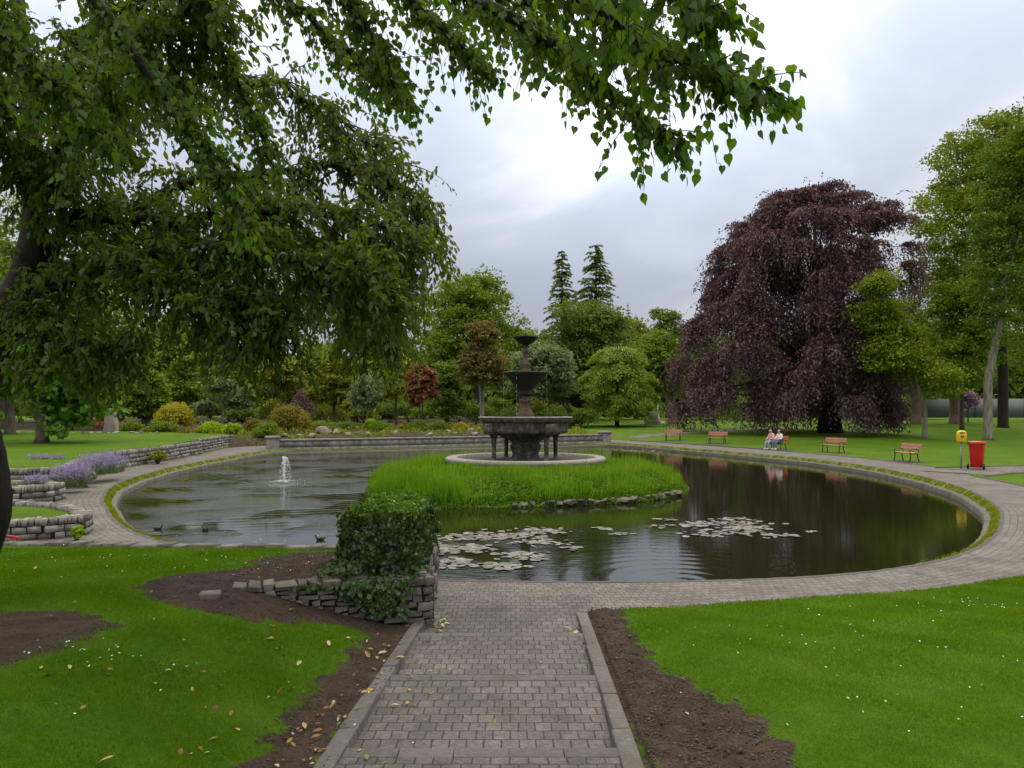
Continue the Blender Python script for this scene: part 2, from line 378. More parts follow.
# water
n = 360; ts = np.linspace(-math.pi, math.pi, n, endpoint=False)
rr = rin(ts)-.25
V = [[C0[0], C0[1], -.3]]+[[C0[0]+r*math.cos(t), C0[1]+r*math.sin(t), -.3] for r, t in zip(rr, ts)]
m_, T = newmat('pond_water')
g_ = T.nodes.new('ShaderNodeNewGeometry')
mp_ = T.nodes.new('ShaderNodeMapping'); mp_.inputs['Scale'].default_value = (.75, 1.9, 1); T.links.new(g_.outputs['Position'], mp_.inputs[0])
w1 = noise(T, 5.5, 3, .5, mp_.outputs[0]); w2 = noise(T, 1.3, 2, .5, mp_.outputs[0]); w3 = noise(T, .28, 2)
sp_ = T.nodes.new('ShaderNodeSeparateXYZ'); T.links.new(g_.outputs['Position'], sp_.inputs[0])
left = mth('MULTIPLY', mth('SUBTRACT', 3.0, sp_.outputs[0], T=T), .10, clamp=True, T=T)
amp = mth('ADD', .06, mth('MULTIPLY', left, mth('MULTIPLY', mth('SUBTRACT', w3, .44, T=T), 7.0, clamp=True, T=T), T=T), T=T)
def rippl(cx, cy, wl, fall, a):
    dx = mth('SUBTRACT', sp_.outputs[0], cx, T=T); dy = mth('SUBTRACT', sp_.outputs[1], cy, T=T)
    r = mth('SQRT', mth('ADD', mth('MULTIPLY', dx, dx, T=T), mth('MULTIPLY', dy, dy, T=T), T=T), T=T)
    return mth('MULTIPLY', mth('MULTIPLY', mth('SINE', mth('MULTIPLY', r, 6.283/wl, T=T), T=T), a, T=T), mth('EXPONENT', mth('MULTIPLY', r, -1/fall, T=T), T=T), T=T)
hh = mth('MULTIPLY', amp, mth('ADD', w1, mth('MULTIPLY', w2, .8, T=T), T=T), T=T)
hh = mth('ADD', hh, rippl(2.9, 12.9, .40, 1.5, .09), T=T)
hh = mth('ADD', hh, rippl(-9.4, 31.5, .5, 3.5, .5), T=T)
bn = bump(T, hh, .7, .035)
pw = princ(T, (.012, .013, .005), .02, bn, spec=.5); pw.inputs['IOR'].default_value = 1.34
M['water'] = m_
wt = npmesh('water', V, [(0, i+1, (i+1) % n+1) for i in range(n)], M['water']); tag(wt, kind='structure')

# ------------------------------------------------------------------ stairs
def kz(y): return np.interp(y, [-8, 0, 1.4, 3.3, 5.17, 6.88, 8.52, 9.75, 12], [1.1, .60, .50, .40, .30, .20, .10, .02, .0])
def XL(y): return -1.245+.022*np.asarray(y)
def XR(y): return .605+.022*np.asarray(y)
edges = [(8.52, .1), (6.88, .2), (5.17, .3), (3.3, .4), (1.4, .5), (0, .6), (-3.5, .6)]
V = []; Fc = []; UV = []
def quad(p, uvs):
    i = len(V); V.extend(p); UV.extend(uvs); Fc.append([i, i+1, i+2, i+3])
def flat(x0a, x1a, ya, x0b, x1b, yb, z): quad([(x0a, ya, z), (x1a, ya, z), (x1b, yb, z), (x0b, yb, z)], [(x0a, ya), (x1a, ya), (x1b, yb), (x0b, yb)])
flat(XL(8.4), XR(8.4), 8.4, -1.03, 1.1, 10.6, .017)
for i in range(len(edges)-1):
    y1, z = edges[i]; y0 = edges[i+1][0]
    flat(XL(y0-.1), XR(y0-.1), y0-.1, XL(y1-.14), XR(y1-.14), y1-.14, z)
st = npmesh('stairs', V, Fc, M['paving'], uv=UV); tag(st, kind='structure')
b = MB()
for i in range(len(edges)-1):
    y1, z = edges[i]; cx = (XL(y1)+XR(y1))/2
    for q in range(5):
        wd = 1.85/5; b.box((cx-.925+wd*(q+.5), y1-.07, z-.073), (wd-.006, .138, .15+rng.uniform(0, .006)), 0, .0015, t=rng.uniform(.3, .7))
nz = b.build('stair_edges', M['kerb_plain'], bevel=.006); tag(nz, kind='structure')
for side, fx, nm in ((-1, XL, 'kerb'), (1, XR, 'kerb')):
    b = MB(); ys = np.arange(-3.5, 9.75, .82)
    for y0 in ys:
        y1 = min(y0+.814, 9.72)
        if y1-y0 < .15: continue
        xa, xb = fx(y0), fx(y1); wd = .135*side
        za, zb = kz(y0)+.012, kz(y1)+.012; j = rng.uniform(-.008, .008, 6)
        Vb = [(xa, y0, za-.4), (xa+wd, y0, za-.4), (xb+wd, y1, zb-.4), (xb, y1, zb-.4), (xa+j[4], y0, za+j[0]), (xa+wd, y0, za+j[1]), (xb+wd, y1, zb+j[2]), (xb+j[5], y1, zb+j[3])]
        b.add(Vb, [(0, 3, 2, 1), (4, 5, 6, 7), (0, 1, 5, 4), (1, 2, 6, 5), (2, 3, 7, 6), (3, 0, 4, 7)], rng.uniform(.2, .8))
    tag(b.build(nm, M['kerb_plain'], bevel=.012), kind='structure')

# ------------------------------------------------------------------ near lawns
wl0, wl1 = np.array([-3.15, 8.55]), np.array([-.98, 9.3])     # front retaining wall line
def HL(x, y):
    x = np.asarray(x, float); y = np.asarray(y, float)
    dx = (XL(y)-.13)-x
    zt = np.interp(y, [-6, 0, 4, 8, 12], [1.25, .95, .76, .62, .60])
    s = ss(dx/2.1); z = kz(np.minimum(y, 9.6))*(1-s)+zt*s
    wy = wl0[1]+(np.clip(x, -3.15, 0)-wl0[0])*(wl1[1]-wl0[1])/(wl1[0]-wl0[0])
    beh = ss((y-wy-.08)/.12)*ss((x+3.9)/.7)
    z = z*(1-beh)+beh*np.maximum(.585, z)
    return z+.012*np.sin(x*2.1+y)*np.sin(y*1.7)-.03*np.exp(-((dx-.25)/.2)**2)
yb_x = [-3, 1.0, 1.45, 2.3, 4.1, 6.1, 8, 10.8, 13.6, 16]; yb_y = [9.8, 9.8, 9.8, 9.95, 10.4, 10.9, 11.8, 13.6, 16.6, 20]
def Yb(x): return np.interp(x, yb_x, yb_y)
def HR(x, y):
    x = np.asarray(x, float); y = np.asarray(y, float); dx = x-(XR(y)+.13)
    e = ss((Yb(x)-y)/1.8)
    z = .03+(kz(y-.0)+.07*ss(dx/1.3)-.02)*e+.02
    z = z-.05*np.exp(-((dx-.55)/.35)**2)*ss((9.5-y)/1.5)
    z = np.where(dx < .05, kz(y)-.01, z)
    z = z*ss((17-x)/5)+.03*(1-ss((17-x)/5))
    return z+.010*np.sin(x*1.9+y*.7)*np.sin(y*1.3)*e
def gp(px, py, hf):
    d = 8.0
    for _ in range(80):
        x = (px-CX)/F*d; d = .6*d+.4*(H-float(hf(x, d)))*F/(py-HY)
    return ((px-CX)/F*d, d)
def inpoly(x, y, P):
    P = np.array(P); ins = np.zeros(x.shape, bool); n = len(P)
    for i in range(n):
        x0, y0 = P[i]; x1, y1 = P[(i+1) % n]
        c = ((y0 > y) != (y1 > y)); xi = (x1-x0)*(y-y0)/(y1-y0+1e-12)+x0
        ins ^= c & (x < xi)
    return ins
def sdist(x, y, P):
    P = np.array(P); d = np.full(x.shape, 1e9); n = len(P)
    for i in range(n):
        a = P[i]; b_ = P[(i+1) % n]; ab = b_-a; t = np.clip(((x-a[0])*ab[0]+(y-a[1])*ab[1])/(ab@ab+1e-9), 0, 1)
        d = np.minimum(d, np.hypot(x-a[0]-t*ab[0], y-a[1]-t*ab[1]))
    return np.where(inpoly(x, y, P), d, -d)
S1 = [gp(*p, HL) for p in [(434, 612), (400, 655), (330, 750), (300, 790), (215, 790), (245, 762), (268, 735), (298, 702), (342, 658), (366, 632), (330, 624), (250, 620), (190, 611), (152, 599), (138, 587), (160, 576), (215, 571), (262, 565)]]+[(-3.6, 9.9), (-3.0, 10.7), (-1.0, 10.9), (-.9, 9.6)]
S2 = [gp(*p, HL) for p in [(-60, 618), (0, 611), (60, 609), (112, 617), (122, 626), (84, 645), (40, 658), (0, 668), (-60, 670)]]
S3 = [gp(*p, HR) for p in [(584, 610), (600, 606), (619, 606), (628, 622), (640, 645), (662, 668), (700, 690), (740, 705), (772, 736), (800, 768), (835, 810), (660, 810), (620, 720)]]
S3 += [(.9, 4.5), (.75, 8)]
def rag(x, y): return .045*np.sin(x*7.1+3*np.sin(y*3.3))+.035*np.sin(y*13.7+2*np.sin(x*9))+.025*np.sin(x*31+y*23)*np.sin(y*29-x*17)
def soilL(x, y):
    x = x+rag(x, y); y = y+rag(y, x)
    return np.maximum(np.clip(sdist(x, y, S1)/.16*.5+.5, 0, 1), np.clip(sdist(x, y, S2)/.3*.5+.45, 0, .8))
def soilR(x, y):
    x = x+rag(x, y); y = y+rag(y, x)
    return np.clip(sdist(x, y, S3)/.12*.5+.5, 0, 1)
nu, nv = 230, 260
u = np.linspace(0, 1, nu)**1.6; v = np.linspace(0, 1, nv)**.9
uu, vv = np.meshgrid(u, v)
yt = lambda x: np.interp(x, [-16, -10, -7.7, -5, -2.7, -1], [13.5, 11.9, 11.2, 11.02, 10.93, 10.9])
X = -1.2-uu*13; Y = -6+vv*(yt(X)+6); X = X*1+(.022*Y-.16)*(1-uu)
Z = HL(X, Y); so_ = soilL(X, Y)
Z += rng.normal(0, .004, Z.shape)*so_
def gridfaces(nv, nu, flip=False):
    a = np.arange(nv*nu).reshape(nv, nu); q = np.stack([a[:-1, :-1], a[:-1, 1:], a[1:, 1:], a[1:, :-1]], -1).reshape(-1, 4)
    return q[:, ::-1] if flip else q
o = npmesh('lawn', np.stack([X, Y, Z], -1).reshape(-1, 3), gridfaces(nv, nu, True), M['lawn'], vattr={'soil': so_.ravel()}, smooth=True); tag(o, kind='structure')
X = .715+uu*15; Y = -6+vv*(Yb(X)+6); X = X+(.022*Y)*(1-uu)
Z = HR(X, Y); so_ = soilR(X, Y); Z[-1, :] -= .06; Z += (rng.normal(0, .006, Z.shape)+.012*np.sin(X*13+Y*5)*np.sin(Y*11-X*4)+.008*np.sin(X*31)*np.sin(Y*27))*so_
o = npmesh('lawn', np.stack([X, Y, Z], -1).reshape(-1, 3), gridfaces(nv, nu), M['lawn'], vattr={'soil': so_.ravel()}, smooth=True); tag(o, kind='structure')

# leaf / blade clouds --------------------------------------------------------
SHAPES = {
 'rhomb': np.array([(-.5, 0, 0), (0, .5, 0), (.5, 0, 0), (0, -.5, 0)]),
 'blade': np.array([(0, -.5, 0), (0, .5, 0), (1, 0, 0)]),
 'long': np.array([(0, 0, 0), (.3, .42, .06), (.65, .38, .05), (1, 0, -.10), (.65, -.38, .05), (.3, -.42, .06)]),
 'heart': np.array([(0, 0, 0), (-.08, .28, .05), (.18, .5, .06), (.5, .42, .05), (.78, .17, .0), (1.08, 0, -.08), (.78, -.17, .0), (.5, -.42, .05), (.18, -.5, .06), (-.08, -.28, .05)]),
 'maple': np.array([(0, 0, 0), (.1, .5, .05), (.42, .32, 0), (.55, .55, -.05), (.72, .2, 0), (1, 0, -.1), (.72, -.2, 0), (.55, -.55, -.05), (.42, -.32, 0), (.1, -.5, .05)]),
}
def unit(v): return v/(np.linalg.norm(v, axis=-1, keepdims=True)+1e-9)
def rdir(n): return unit(rng.normal(size=(n, 3)))
def leaves(name, P, U, L_, W_, mat, parent=None, tint=None, shape='rhomb', Nn=None, world=True):
    n = len(P); U = unit(U); Nn = rdir(n) if Nn is None else Nn
    Vv = unit(np.cross(Nn, U)); Wn = np.cross(U, Vv)
    S = SHAPES[shape]; L_ = np.broadcast_to(L_, (n,)); W_ = np.broadcast_to(W_, (n,))
    V = P[:, None, :]+S[None, :, 0, None]*(L_[:, None, None]*U[:, None, :])+S[None, :, 1, None]*(W_[:, None, None]*Vv[:, None, :])+S[None, :, 2, None]*(L_[:, None, None]*Wn[:, None, :])
    k = len(S); Fi = np.arange(n*k).reshape(n, k)
    if tint is None: tint = rng.random(n)
    return npmesh(name, V.reshape(-1, 3), Fi, mat, parent, tint=tint, world=world)

M['blade'] = leafmat('grass_blades', [(.030, .105, .005), (.068, .18, .009), (.14, .25, .02)], .35, .0, 1.2)
M['blade_isl'] = leafmat('tall_grass', [(.035, .12, .012), (.085, .23, .020), (.18, .33, .045)], .35, .0, .9)
def lawnblades(name, n, xf, hf, sf, h0, h1, w0, mat, label, pw=1.0):
    P = xf(n); s = sf(P[:, 0], P[:, 1]); keep = rng.random(n) > s*1.25; P = P[keep]; n = len(P)
    z = hf(P[:, 0], P[:, 1]); P = np.stack([P[:, 0], P[:, 1], z-.004], 1)
    U = unit(np.stack([rng.normal(0, .55, n), rng.normal(0, .55, n), np.ones(n)], 1))
    d = P[:, 1]; sc_ = np.clip(d/7, .7, 1.6)
    xx, yy = P[:, 0], P[:, 1]; tn_ = np.clip(rng.normal(.5, .2, n)+.22*np.sin(xx*2.3+2*np.sin(yy*1.7))*np.sin(yy*2.9+xx)+.12*np.sin(xx*7+yy*5), 0, 1)
    leaves(name, P, U, rng.uniform(h0, h1, n)*(1+.35*np.sin(xx*3.1+1)*np.sin(yy*4.3)), w0*sc_, mat, None, tn_, 'blade').name = name
    o = bpy.data.objects[name]; tag(o, label, 'grass', kind='stuff')
def xfL(n):
    y = 3.6+rng.random(n)**.85*7.4; x0 = np.minimum(-.674*y-1.8, -3); x = XL(y)-.24+rng.random(n)*(x0-(XL(y)-.24)); k = y < yt(x)-.08; return np.stack([x[k], y[k]], 1)[:n]
def fix(f):
    def g(n):
        p = f(int(n)); return p
    return g
def lb(name, n, xf, hf, sf, *a):
    P = xf(n); nn_ = len(P); lawnblades(name, nn_, lambda m: P, hf, sf, *a)
lb('lawn_grass', 230000, xfL, HL, soilL, .018, .045, .007, M['blade'], 'short dense green lawn grass left of the paved steps')
def xfR(n):
    y = 3.8+rng.random(n)**.85*8.6; x = XR(y)+.24+rng.random(n)*(.69*y+3.4-(XR(y)+.24)); k = y < Yb(x)-.02; return np.stack([x[k], y[k]], 1)
lb('mown_grass', 270000, xfR, HR, soilR, .018, .042, .007, M['blade'], 'short dense green lawn grass right of the paved steps')

def litter(name, P_, hf, n, label):
    P_ = np.array(P_); lo, hi = P_.min(0), P_.max(0); q = rng.uniform(lo, hi, (n, 2)); q = q[sdist(q[:, 0], q[:, 1], P_) > -.05]; q = q[q[:, 1] > 3.3]; b = MB()
    for x, y in q:
        s = abs(rng.normal(0, .0048))+.002; z = float(hf(x, y)); a = rng.uniform(0, 3.14)
        if rng.random() < .75: b.box((x, y, z+s*.3), (s*rng.uniform(1, 2), s*1.2, s), a, s*.25, t=rng.random())
        else: l = rng.uniform(.02, .07); b.box((x, y, z+.006), (l, .004, .004), a, .001, t=rng.random())
    tag(b.build(name, M['clod']), label, 'litter', kind='stuff')
M['clod'] = stonemat('soil_crumbs', (.022, .016, .012), (.13, .10, .078), .05)
litter('soil_crumbs', S1, HL, 5000, 'crumbs of earth and twig bits on the bare soil left of the steps')
litter('earth_crumbs', S3, HR, 5000, 'crumbs of earth and twig bits on the bare soil right of the steps')
# daisies and clover flecks: tiny white heads, past counting
M['white'] = plain('white_petal', (.75, .75, .70), .8, .1)
def flecks(name, spots, hf, label):
    P = []
    for (px, py, s, k) in spots:
        k = int(k*.6)
        c = gp(px, py, hf); q = rng.normal(0, 1, (k, 2))*np.array([s, s*.8])+np.array(c); P.append(q)
    P = np.concatenate(P); z = hf(P[:, 0], P[:, 1])+.03; n = len(P)
    U = unit(np.stack([rng.normal(size=n), rng.normal(size=n), rng.normal(0, .2, n)], 1))
    Nn = unit(np.stack([rng.normal(0, .3, n), rng.normal(0, .3, n), np.ones(n)], 1))
    o = leaves(name, np.column_stack([P, z]), U, rng.uniform(.010, .024, n), rng.uniform(.010, .022, n), M['white'], Nn=Nn); tag(o, label, 'flowers', kind='stuff')
flecks('daisies', [(200, 553, 1.2, 120), (270, 560, .8, 70), (110, 655, .25, 50), (90, 560, 1.0, 40), (180, 700, 1.0, 25), (60, 560, 1.2, 40)], HL, 'tiny white daisies scattered in the left lawn')
flecks('clover_flowers', [(975, 606, .4, 50), (830, 640, .8, 30), (970, 655, .5, 20), (850, 710, .6, 16), (720, 640, .6, 14), (900, 610, .7, 20)], HR, 'tiny white clover heads scattered in the right lawn')

n = 42000; th = rng.uniform(-math.pi, math.pi, n); o_ = -rng.uniform(.10, .28, n); rr = rin(th)+o_; x = C0[0]+rr*np.cos(th); y = C0[1]+rr*np.sin(th)
cl_ = np.sin(th*61)*np.sin(th*143+1); k = rng.random(n) < .45+.5*cl_; k &= ~((y < 13) & (x < 7)); k &= ~((y > 50.5+.48*(x+15.9)-1.6) & (x < 7.6)); x, y, o_ = x[k], y[k], o_[k]; n = len(x)
P = np.stack([x, y, np.interp(-o_, [.085, .15, .25, .28], [.012, -.02, -.09, -.12])-.005], 1)
o = leaves('bank_weeds', P, unit(np.stack([rng.normal(0, .5, n), rng.normal(0, .5, n), np.ones(n)], 1)), rng.uniform(.03, .11, n), rng.uniform(.012, .03, n), leafmat('bank_weed', [(.05, .09, .01), (.13, .19, .02), (.24, .27, .05)], .3, 0, .8), shape='blade'); tag(o, 'short yellow green weeds growing on the bank round the pond edge', 'weeds', kind='stuff')
# ------------------------------------------------------------------ stone walls
def stonewall(name, pts, z0, h, th, bl, bh, mat, label, cat='wall', upright=False, bevel=.012, group=None, jit=.012, closed=False, htop=None):
    pts = np.array(pts, float); seg = np.diff(pts, axis=0); ln = np.hypot(seg[:, 0], seg[:, 1]); cum = np.concatenate([[0], np.cumsum(ln)]); tot = cum[-1]
    def at(s):
        s = min(max(s, 0), tot-1e-6); i = min(int(np.searchsorted(cum, s, side='right')-1), len(ln)-1); t = (s-cum[i])/ln[i]
        return pts[i]+seg[i]*t, math.atan2(seg[i][1], seg[i][0])
    zf = z0 if callable(z0) else (lambda s: z0)
    hf = h if callable(h) else (lambda s: h)
    b = MB(); core = MB()
    s = 0
    hmax = max(hf(0), hf(tot), hf(tot/2)); rows = max(1, int(round(hmax/bh)))
    for r in range(rows):
        s = -rng.uniform(0, bl*.5); last = r == rows-1
        while s < tot:
            l = bl*rng.uniform(.6, 1.5)*(.42 if (last and upright) else 1)
            sc = s+l/2
            e1 = min(s+l, tot); e0 = max(s, 0); l2 = e1-e0
            if l2 > .03:
                sc = (e0+e1)/2; p, a = at(sc); hh = hf(sc); rh = hh/rows; zz = zf(sc)+rh*(r+.5)
                if hh > .03:
                    dz = rng.uniform(0, .04) if last else 0
                    b.box((p[0], p[1], zz+dz/2), (l2-.022, th+rng.uniform(-.05, .04), rh-.018+dz), a, jit, t=rng.random())
            s += l
    n_c = max(2, int(tot/.25))
    for i in range(n_c):
        p, a = at((i+.5)*tot/n_c); hh = hf((i+.5)*tot/n_c)
        core.box((p[0], p[1], zf((i+.5)*tot/n_c)+hh*.45), (tot/n_c*1.05, th*.66, hh*.86), a)
    root = empty(name, (pts[0][0], pts[0][1], zf(0)), 0, label, cat, group)
    b.build('stones', mat, root, world=True, bevel=bevel); core.build('mortar_core', M['mortar'], root, world=True)
    return root
# front wall left of the steps and the pier
tot = np.linalg.norm(wl1-wl0)
stonewall('stone_wall', [wl0, (-2.4, 8.8), (-1.7, 9.1), wl1], lambda s: float(np.interp(s, [0, tot], [.40, -.02])), lambda s: float(np.interp(s, [0, .25, tot], [.20, .26, .60])), .36, .18, .105, M['stone'],
          'low grey rubble wall running left from the ivy covered pier by the steps', bevel=.016, jit=.018)
stonewall('stone_pier', [(-1.22, 9.2), (-1.22, 9.9), (-1.22, 10.9)], -.02, .66, .34, .24, .13, M['stone'], 'squat stone pier under the ivy at the left end of the steps', cat='pier', bevel=.014)
stonewall('retaining_wall', [(-1.2, 11.0), (-2.7, 11.04), (-5, 11.13), (-7.7, 11.3), (-9.6, 12.0), (-12, 12.7)], 0, .625, .26, .30, .2, M['stone'], 'dark stone edging wall along the far side of the left foreground lawn', bevel=0)
o = MB()
for i in range(3):
    p = gp(222+i*9-12, 595-i*3+3, HL); 
    if i == 0: o.box((p[0], p[1], float(HL(*p))+.03), (.2, .14, .09), .3, .02)
tag(o.build('loose_stone', M['stone'], bevel=.015), 'loose grey block lying at the low left end of the rubble wall', 'stone')

# walls on the left bank
off = .2
SW = M['stone_far']
stonewall('bed_wall', [(-9.15, 16.3), (-8.95, 15.75), (-9.3, 15.35), (-10.3, 14.95), (-12, 14.5), (-14, 14.2)], 0, .42, .28, .24, .13, SW, 'nearest low stone wall with upright coping on the left bank', upright=True, bevel=0, group='stone walls on the left bank')
stonewall('bed_wall', [(-9.2, 16.2), (-9.7, 16.9), (-10.6, 17.7), (-12.1, 18.2), (-14.5, 18.3)], 0, .42, .28, .24, .13, SW, 'stone wall closing the back of the nearest grass bed at left', upright=True, bevel=0, group='stone walls on the left bank')
stonewall('bed_wall', [(-13.2, 22.2), (-13.0, 21.4), (-13.5, 20.7), (-14.6, 20.3), (-17, 20)], 0, .5, .3, .24, .15, SW, 'second low wall round the small middle bed on the left bank', upright=True, bevel=0, group='stone walls on the left bank')
stonewall('bed_wall', [(-13.3, 22.1), (-14.1, 22.6), (-15.3, 22.5), (-18, 22.5)], 0, .5, .3, .24, .15, SW, 'short wall behind the middle bed, left of the lavender', upright=True, bevel=0, group='stone walls on the left bank')
cd = [(-19, 23.6), (-15.6, 23.7), (-14.5, 24.1), (-14.9, 25.5), (-16.0, 28), (-17.0, 31), (-17.55, 34), (-17.8, 39.5), (-18.25, 43), (-18.3, 44.5)]
stonewall('terrace_wall', cd, 0, .76, .3, .28, .17, SW, 'long curved stone wall holding up the left lawn beside the path', upright=True, bevel=0, group='stone walls on the left bank')
stonewall('terrace_wall', [(-18.9, 44.9), (-19.0, 47.5), (-19.7, 51.5), (-19.8, 53.5)], 0, .86, .34, .30, .18, SW, 'far end of the left lawn wall, set back, nearest the far corner of the pond', bevel=0, group='stone walls on the left bank')

def slab(name, poly, zf, mat, n=40, soil=0.0):
    """lawn sheet bounded by a polygon, triangulated over interior points"""
    bm = bmesh.new(); vs = [bm.verts.new((x, y, zf(x, y))) for x, y in poly]; f = bm.faces.new(vs)
    bmesh.ops.triangulate(bm, faces=[f]); 
    for e_ in list(bm.edges):
        pass
    bmesh.ops.subdivide_edges(bm, edges=bm.edges[:], cuts=3, use_grid_fill=True)
    for v_ in bm.verts: v_.co.z = zf(v_.co.x, v_.co.y)
    ext = bmesh.ops.extrude_edge_only(bm, edges=[e_ for e_ in bm.edges if len(e_.link_faces) == 1])
    for v_ in ext['geom']:
        if isinstance(v_, bmesh.types.BMVert): v_.co.z -= .9
    bmesh.ops.recalc_face_normals(bm, faces=bm.faces)
    me = bpy.data.meshes.new(name); bm.to_mesh(me); bm.free()
    a = me.attributes.new('soil', 'FLOAT', 'POINT'); a.data.foreach_set('value', np.full(len(me.vertices), soil, dtype=np.float32))
    o = setlink(name, me, mat, None); tag(o, kind='structure'); return o
slab('lawn', [(-45, 23.75), (-15.6, 23.8), (-14.65, 24.2), (-15.0, 25.5), (-16.1, 28), (-17.1, 31), (-17.65, 34), (-17.9, 39.5), (-18.35, 43), (-18.4, 44.6), (-19.0, 44.9), (-19.1, 47.5), (-19.8, 51.5), (-20.2, 54), (-27, 57), (-45, 58)], lambda x, y: .72+.004*max(0, y-24)+.01*max(0, -x-16), M['ground'])
slab('bed_grass', [(-15, 14.4), (-12, 14.6), (-10.3, 15.05), (-9.35, 15.45), (-9.1, 15.8), (-9.3, 16.3), (-9.8, 16.9), (-10.7, 17.6), (-12.1, 18.1), (-15, 18.2)], lambda x, y: .34, M['ground'])
slab('bed_grass', [(-18, 20.1), (-14.6, 20.4), (-13.6, 20.8), (-13.1, 21.5), (-13.3, 22.1), (-14.1, 22.5), (-18, 22.5)], lambda x, y: .40, M['ground'])
# ground level paving behind/around the beds and the low steps going left
V = [(-9.2, 11.6, .006), (-9.0, 16.0, .006), (-12.9, 22.2, .006), (-14.3, 24.0, .006), (-22, 24.0, .006), (-22, 11.6, .006)]
o = npmesh('side_path', V, [tuple(range(6))[::-1]], M['paving_ring'], uv=[(x, y) for x, y, z in V]); tag(o, kind='structure')
b = MB()
for i in range(4): b.box((-10.9-i*.45, 13.3, .06+i*.06), (.45, 1.9, .12+i*.12), -.15, 0)
tag(b.build('garden_steps', M['kerb_plain']), kind='structure')
# red handrail lying low beside those steps
b = MB(); b.tube([(-9.15, 14.1, .22), (-9.7, 13.95, .36), (-10.6, 13.9, .48)], .03, 8); b.tube([(-9.2, 14.08, 0), (-9.2, 14.08, .23)], .02, 6); b.tube([(-10.4, 13.9, 0), (-10.4, 13.9, .46)], .02, 6)
M['redpaint'] = plain('red_paint', (.42, .03, .035), .45, .15)
tag(b.build('handrail', M['redpaint']), 'low red metal handrail beside the small grey steps at far left', 'handrail')

# far straight wall with coping and end piers
root = empty('pond_wall', (*WA, -.3), 0, 'long straight pale stone wall with coping along the far side of the pond', 'wall')
dr = (WB-WA)/np.linalg.norm(WB-WA); ang = math.atan2(dr[1], dr[0]); Lw = np.linalg.norm(WB-WA); nrm = np.array([-dr[1], dr[0]])
off_ = nrm*.1
b = MB(); cop = MB()
nb = 46
for r in range(3):
    s = 0
    while s < Lw:
        l = min(rng.uniform(.45, .8), Lw-s)
        if l < .08: break
        p = WA+dr*(s+l/2)+off_; b.box((p[0], p[1], -.75+.42*(r+.5)), (l-.012, .5, .412), ang, .008, t=rng.uniform(.35, .9)); s += l
s = 0
while s < Lw:
    l = min(rng.uniform(1.0, 1.5), Lw-s)
    if l < .1: break
    p = WA+dr*(s+l/2)+off_; cop.box((p[0], p[1], .58), (l-.015, .62, .12), ang, .006, t=rng.uniform(.4, .9)); s += l
b.build('stones', M['stone_far'], root, world=True); cop.build('coping', M['stone_far'], root, world=True)
for P_ in (WA, WB):
    b = MB(); p = P_+off_; b.box((p[0], p[1], .0), (.75, .8, 1.5), ang, .01, t=.7); b.box((p[0], p[1], .80), (.9, .95, .14), ang, .01, t=.8); b.build('end_pier', M['stone_far'], root, world=True, bevel=.02)
# stones at the wall foot (waterline ledge)
b = MB(); p = (WA+WB)/2; b.box((p[0], p[1]-.9, -.33), (Lw*.98, 1.0, .25), ang, .02, t=.25)
b.build('footing', M['pondstone'], root, world=True)

# ------------------------------------------------------------------ island and fountain
isl = np.array([(-2.4, 22.5), (-3.5, 23.6), (-4.6, 25.6), (-5.2, 28), (-5.5, 31), (-4.9, 35), (-2, 37.6), (1.5, 38.5), (4.5, 36.8), (6.0, 33.6), (6.4, 30), (6.2, 27.3), (5.3, 25.3), (3.9, 23.9), (2, 23.1), (0, 22.6)])
IC = np.array([.5, 30.5])
def isl_r(th):
    p = isl-IC; a = np.arctan2(p[:, 1], p[:, 0]); r = np.hypot(p[:, 0], p[:, 1]); i = np.argsort(a); return np.interp(th, a[i], r[i], period=2*math.pi)
def isl_h(x, y):
    d = np.hypot(x-IC[0], y-IC[1]); f = d/isl_r(np.arctan2(y-IC[1], x-IC[0])); return np.interp(f, [0, .45, .8, .97, 1.0, 1.1], [.42, .42, .16, -.10, -.35, -1.0])
ts = np.linspace(-math.pi, math.pi, 160, endpoint=False); fr = [0.001, .25, .45, .6, .75, .88, .96, 1.0, 1.05]
V = []
for f in fr:
    rr = isl_r(ts)*f; x = IC[0]+rr*np.cos(ts); y = IC[1]+rr*np.sin(ts); V.append(np.stack([x, y, isl_h(x, y)], 1))
V = np.concatenate(V); k = 160
fi = np.array([(i*k+j, i*k+(j+1) % k, (i+1)*k+(j+1) % k, (i+1)*k+j) for i in range(len(fr)-1) for j in range(k)])
o = npmesh('island', V, fi, M['ground'], vattr={'soil': np.full(len(V), .3)}, smooth=True); tag(o, kind='structure')
FC = np.array([.55, 31.0])
n = 85000
th = rng.uniform(-math.pi, math.pi, n); rr = np.sqrt(rng.uniform(.12, 1, n))*.99*isl_r(th); x = IC[0]+rr*np.cos(th); y = IC[1]+rr*np.sin(th)
k = (np.hypot(x-FC[0], y-FC[1]) > 3.3); x, y = x[k], y[k]; z = isl_h(x, y); n = len(x)
big = .42+.25*np.sin(x*1.7+2)*np.sin(y*1.3)+.16*np.sin(x*4.1)*np.sin(y*3.7+1)+.3*ss((-x-1)/2.5)*ss((26.5-y)/2)
hgt = np.clip(big, .18, .85)*rng.uniform(.6, 1.1, n)*.9
hgt *= np.where(np.hypot(x-FC[0], y-FC[1]) < 5, .75, 1)*np.where((y < 30)&(np.hypot(x-FC[0], y-FC[1]) < 5), .62, 1)
P = np.stack([x, y, z-.03], 1); U = unit(np.stack([rng.normal(0, .22, n), rng.normal(0, .22, n), np.ones(n)], 1))
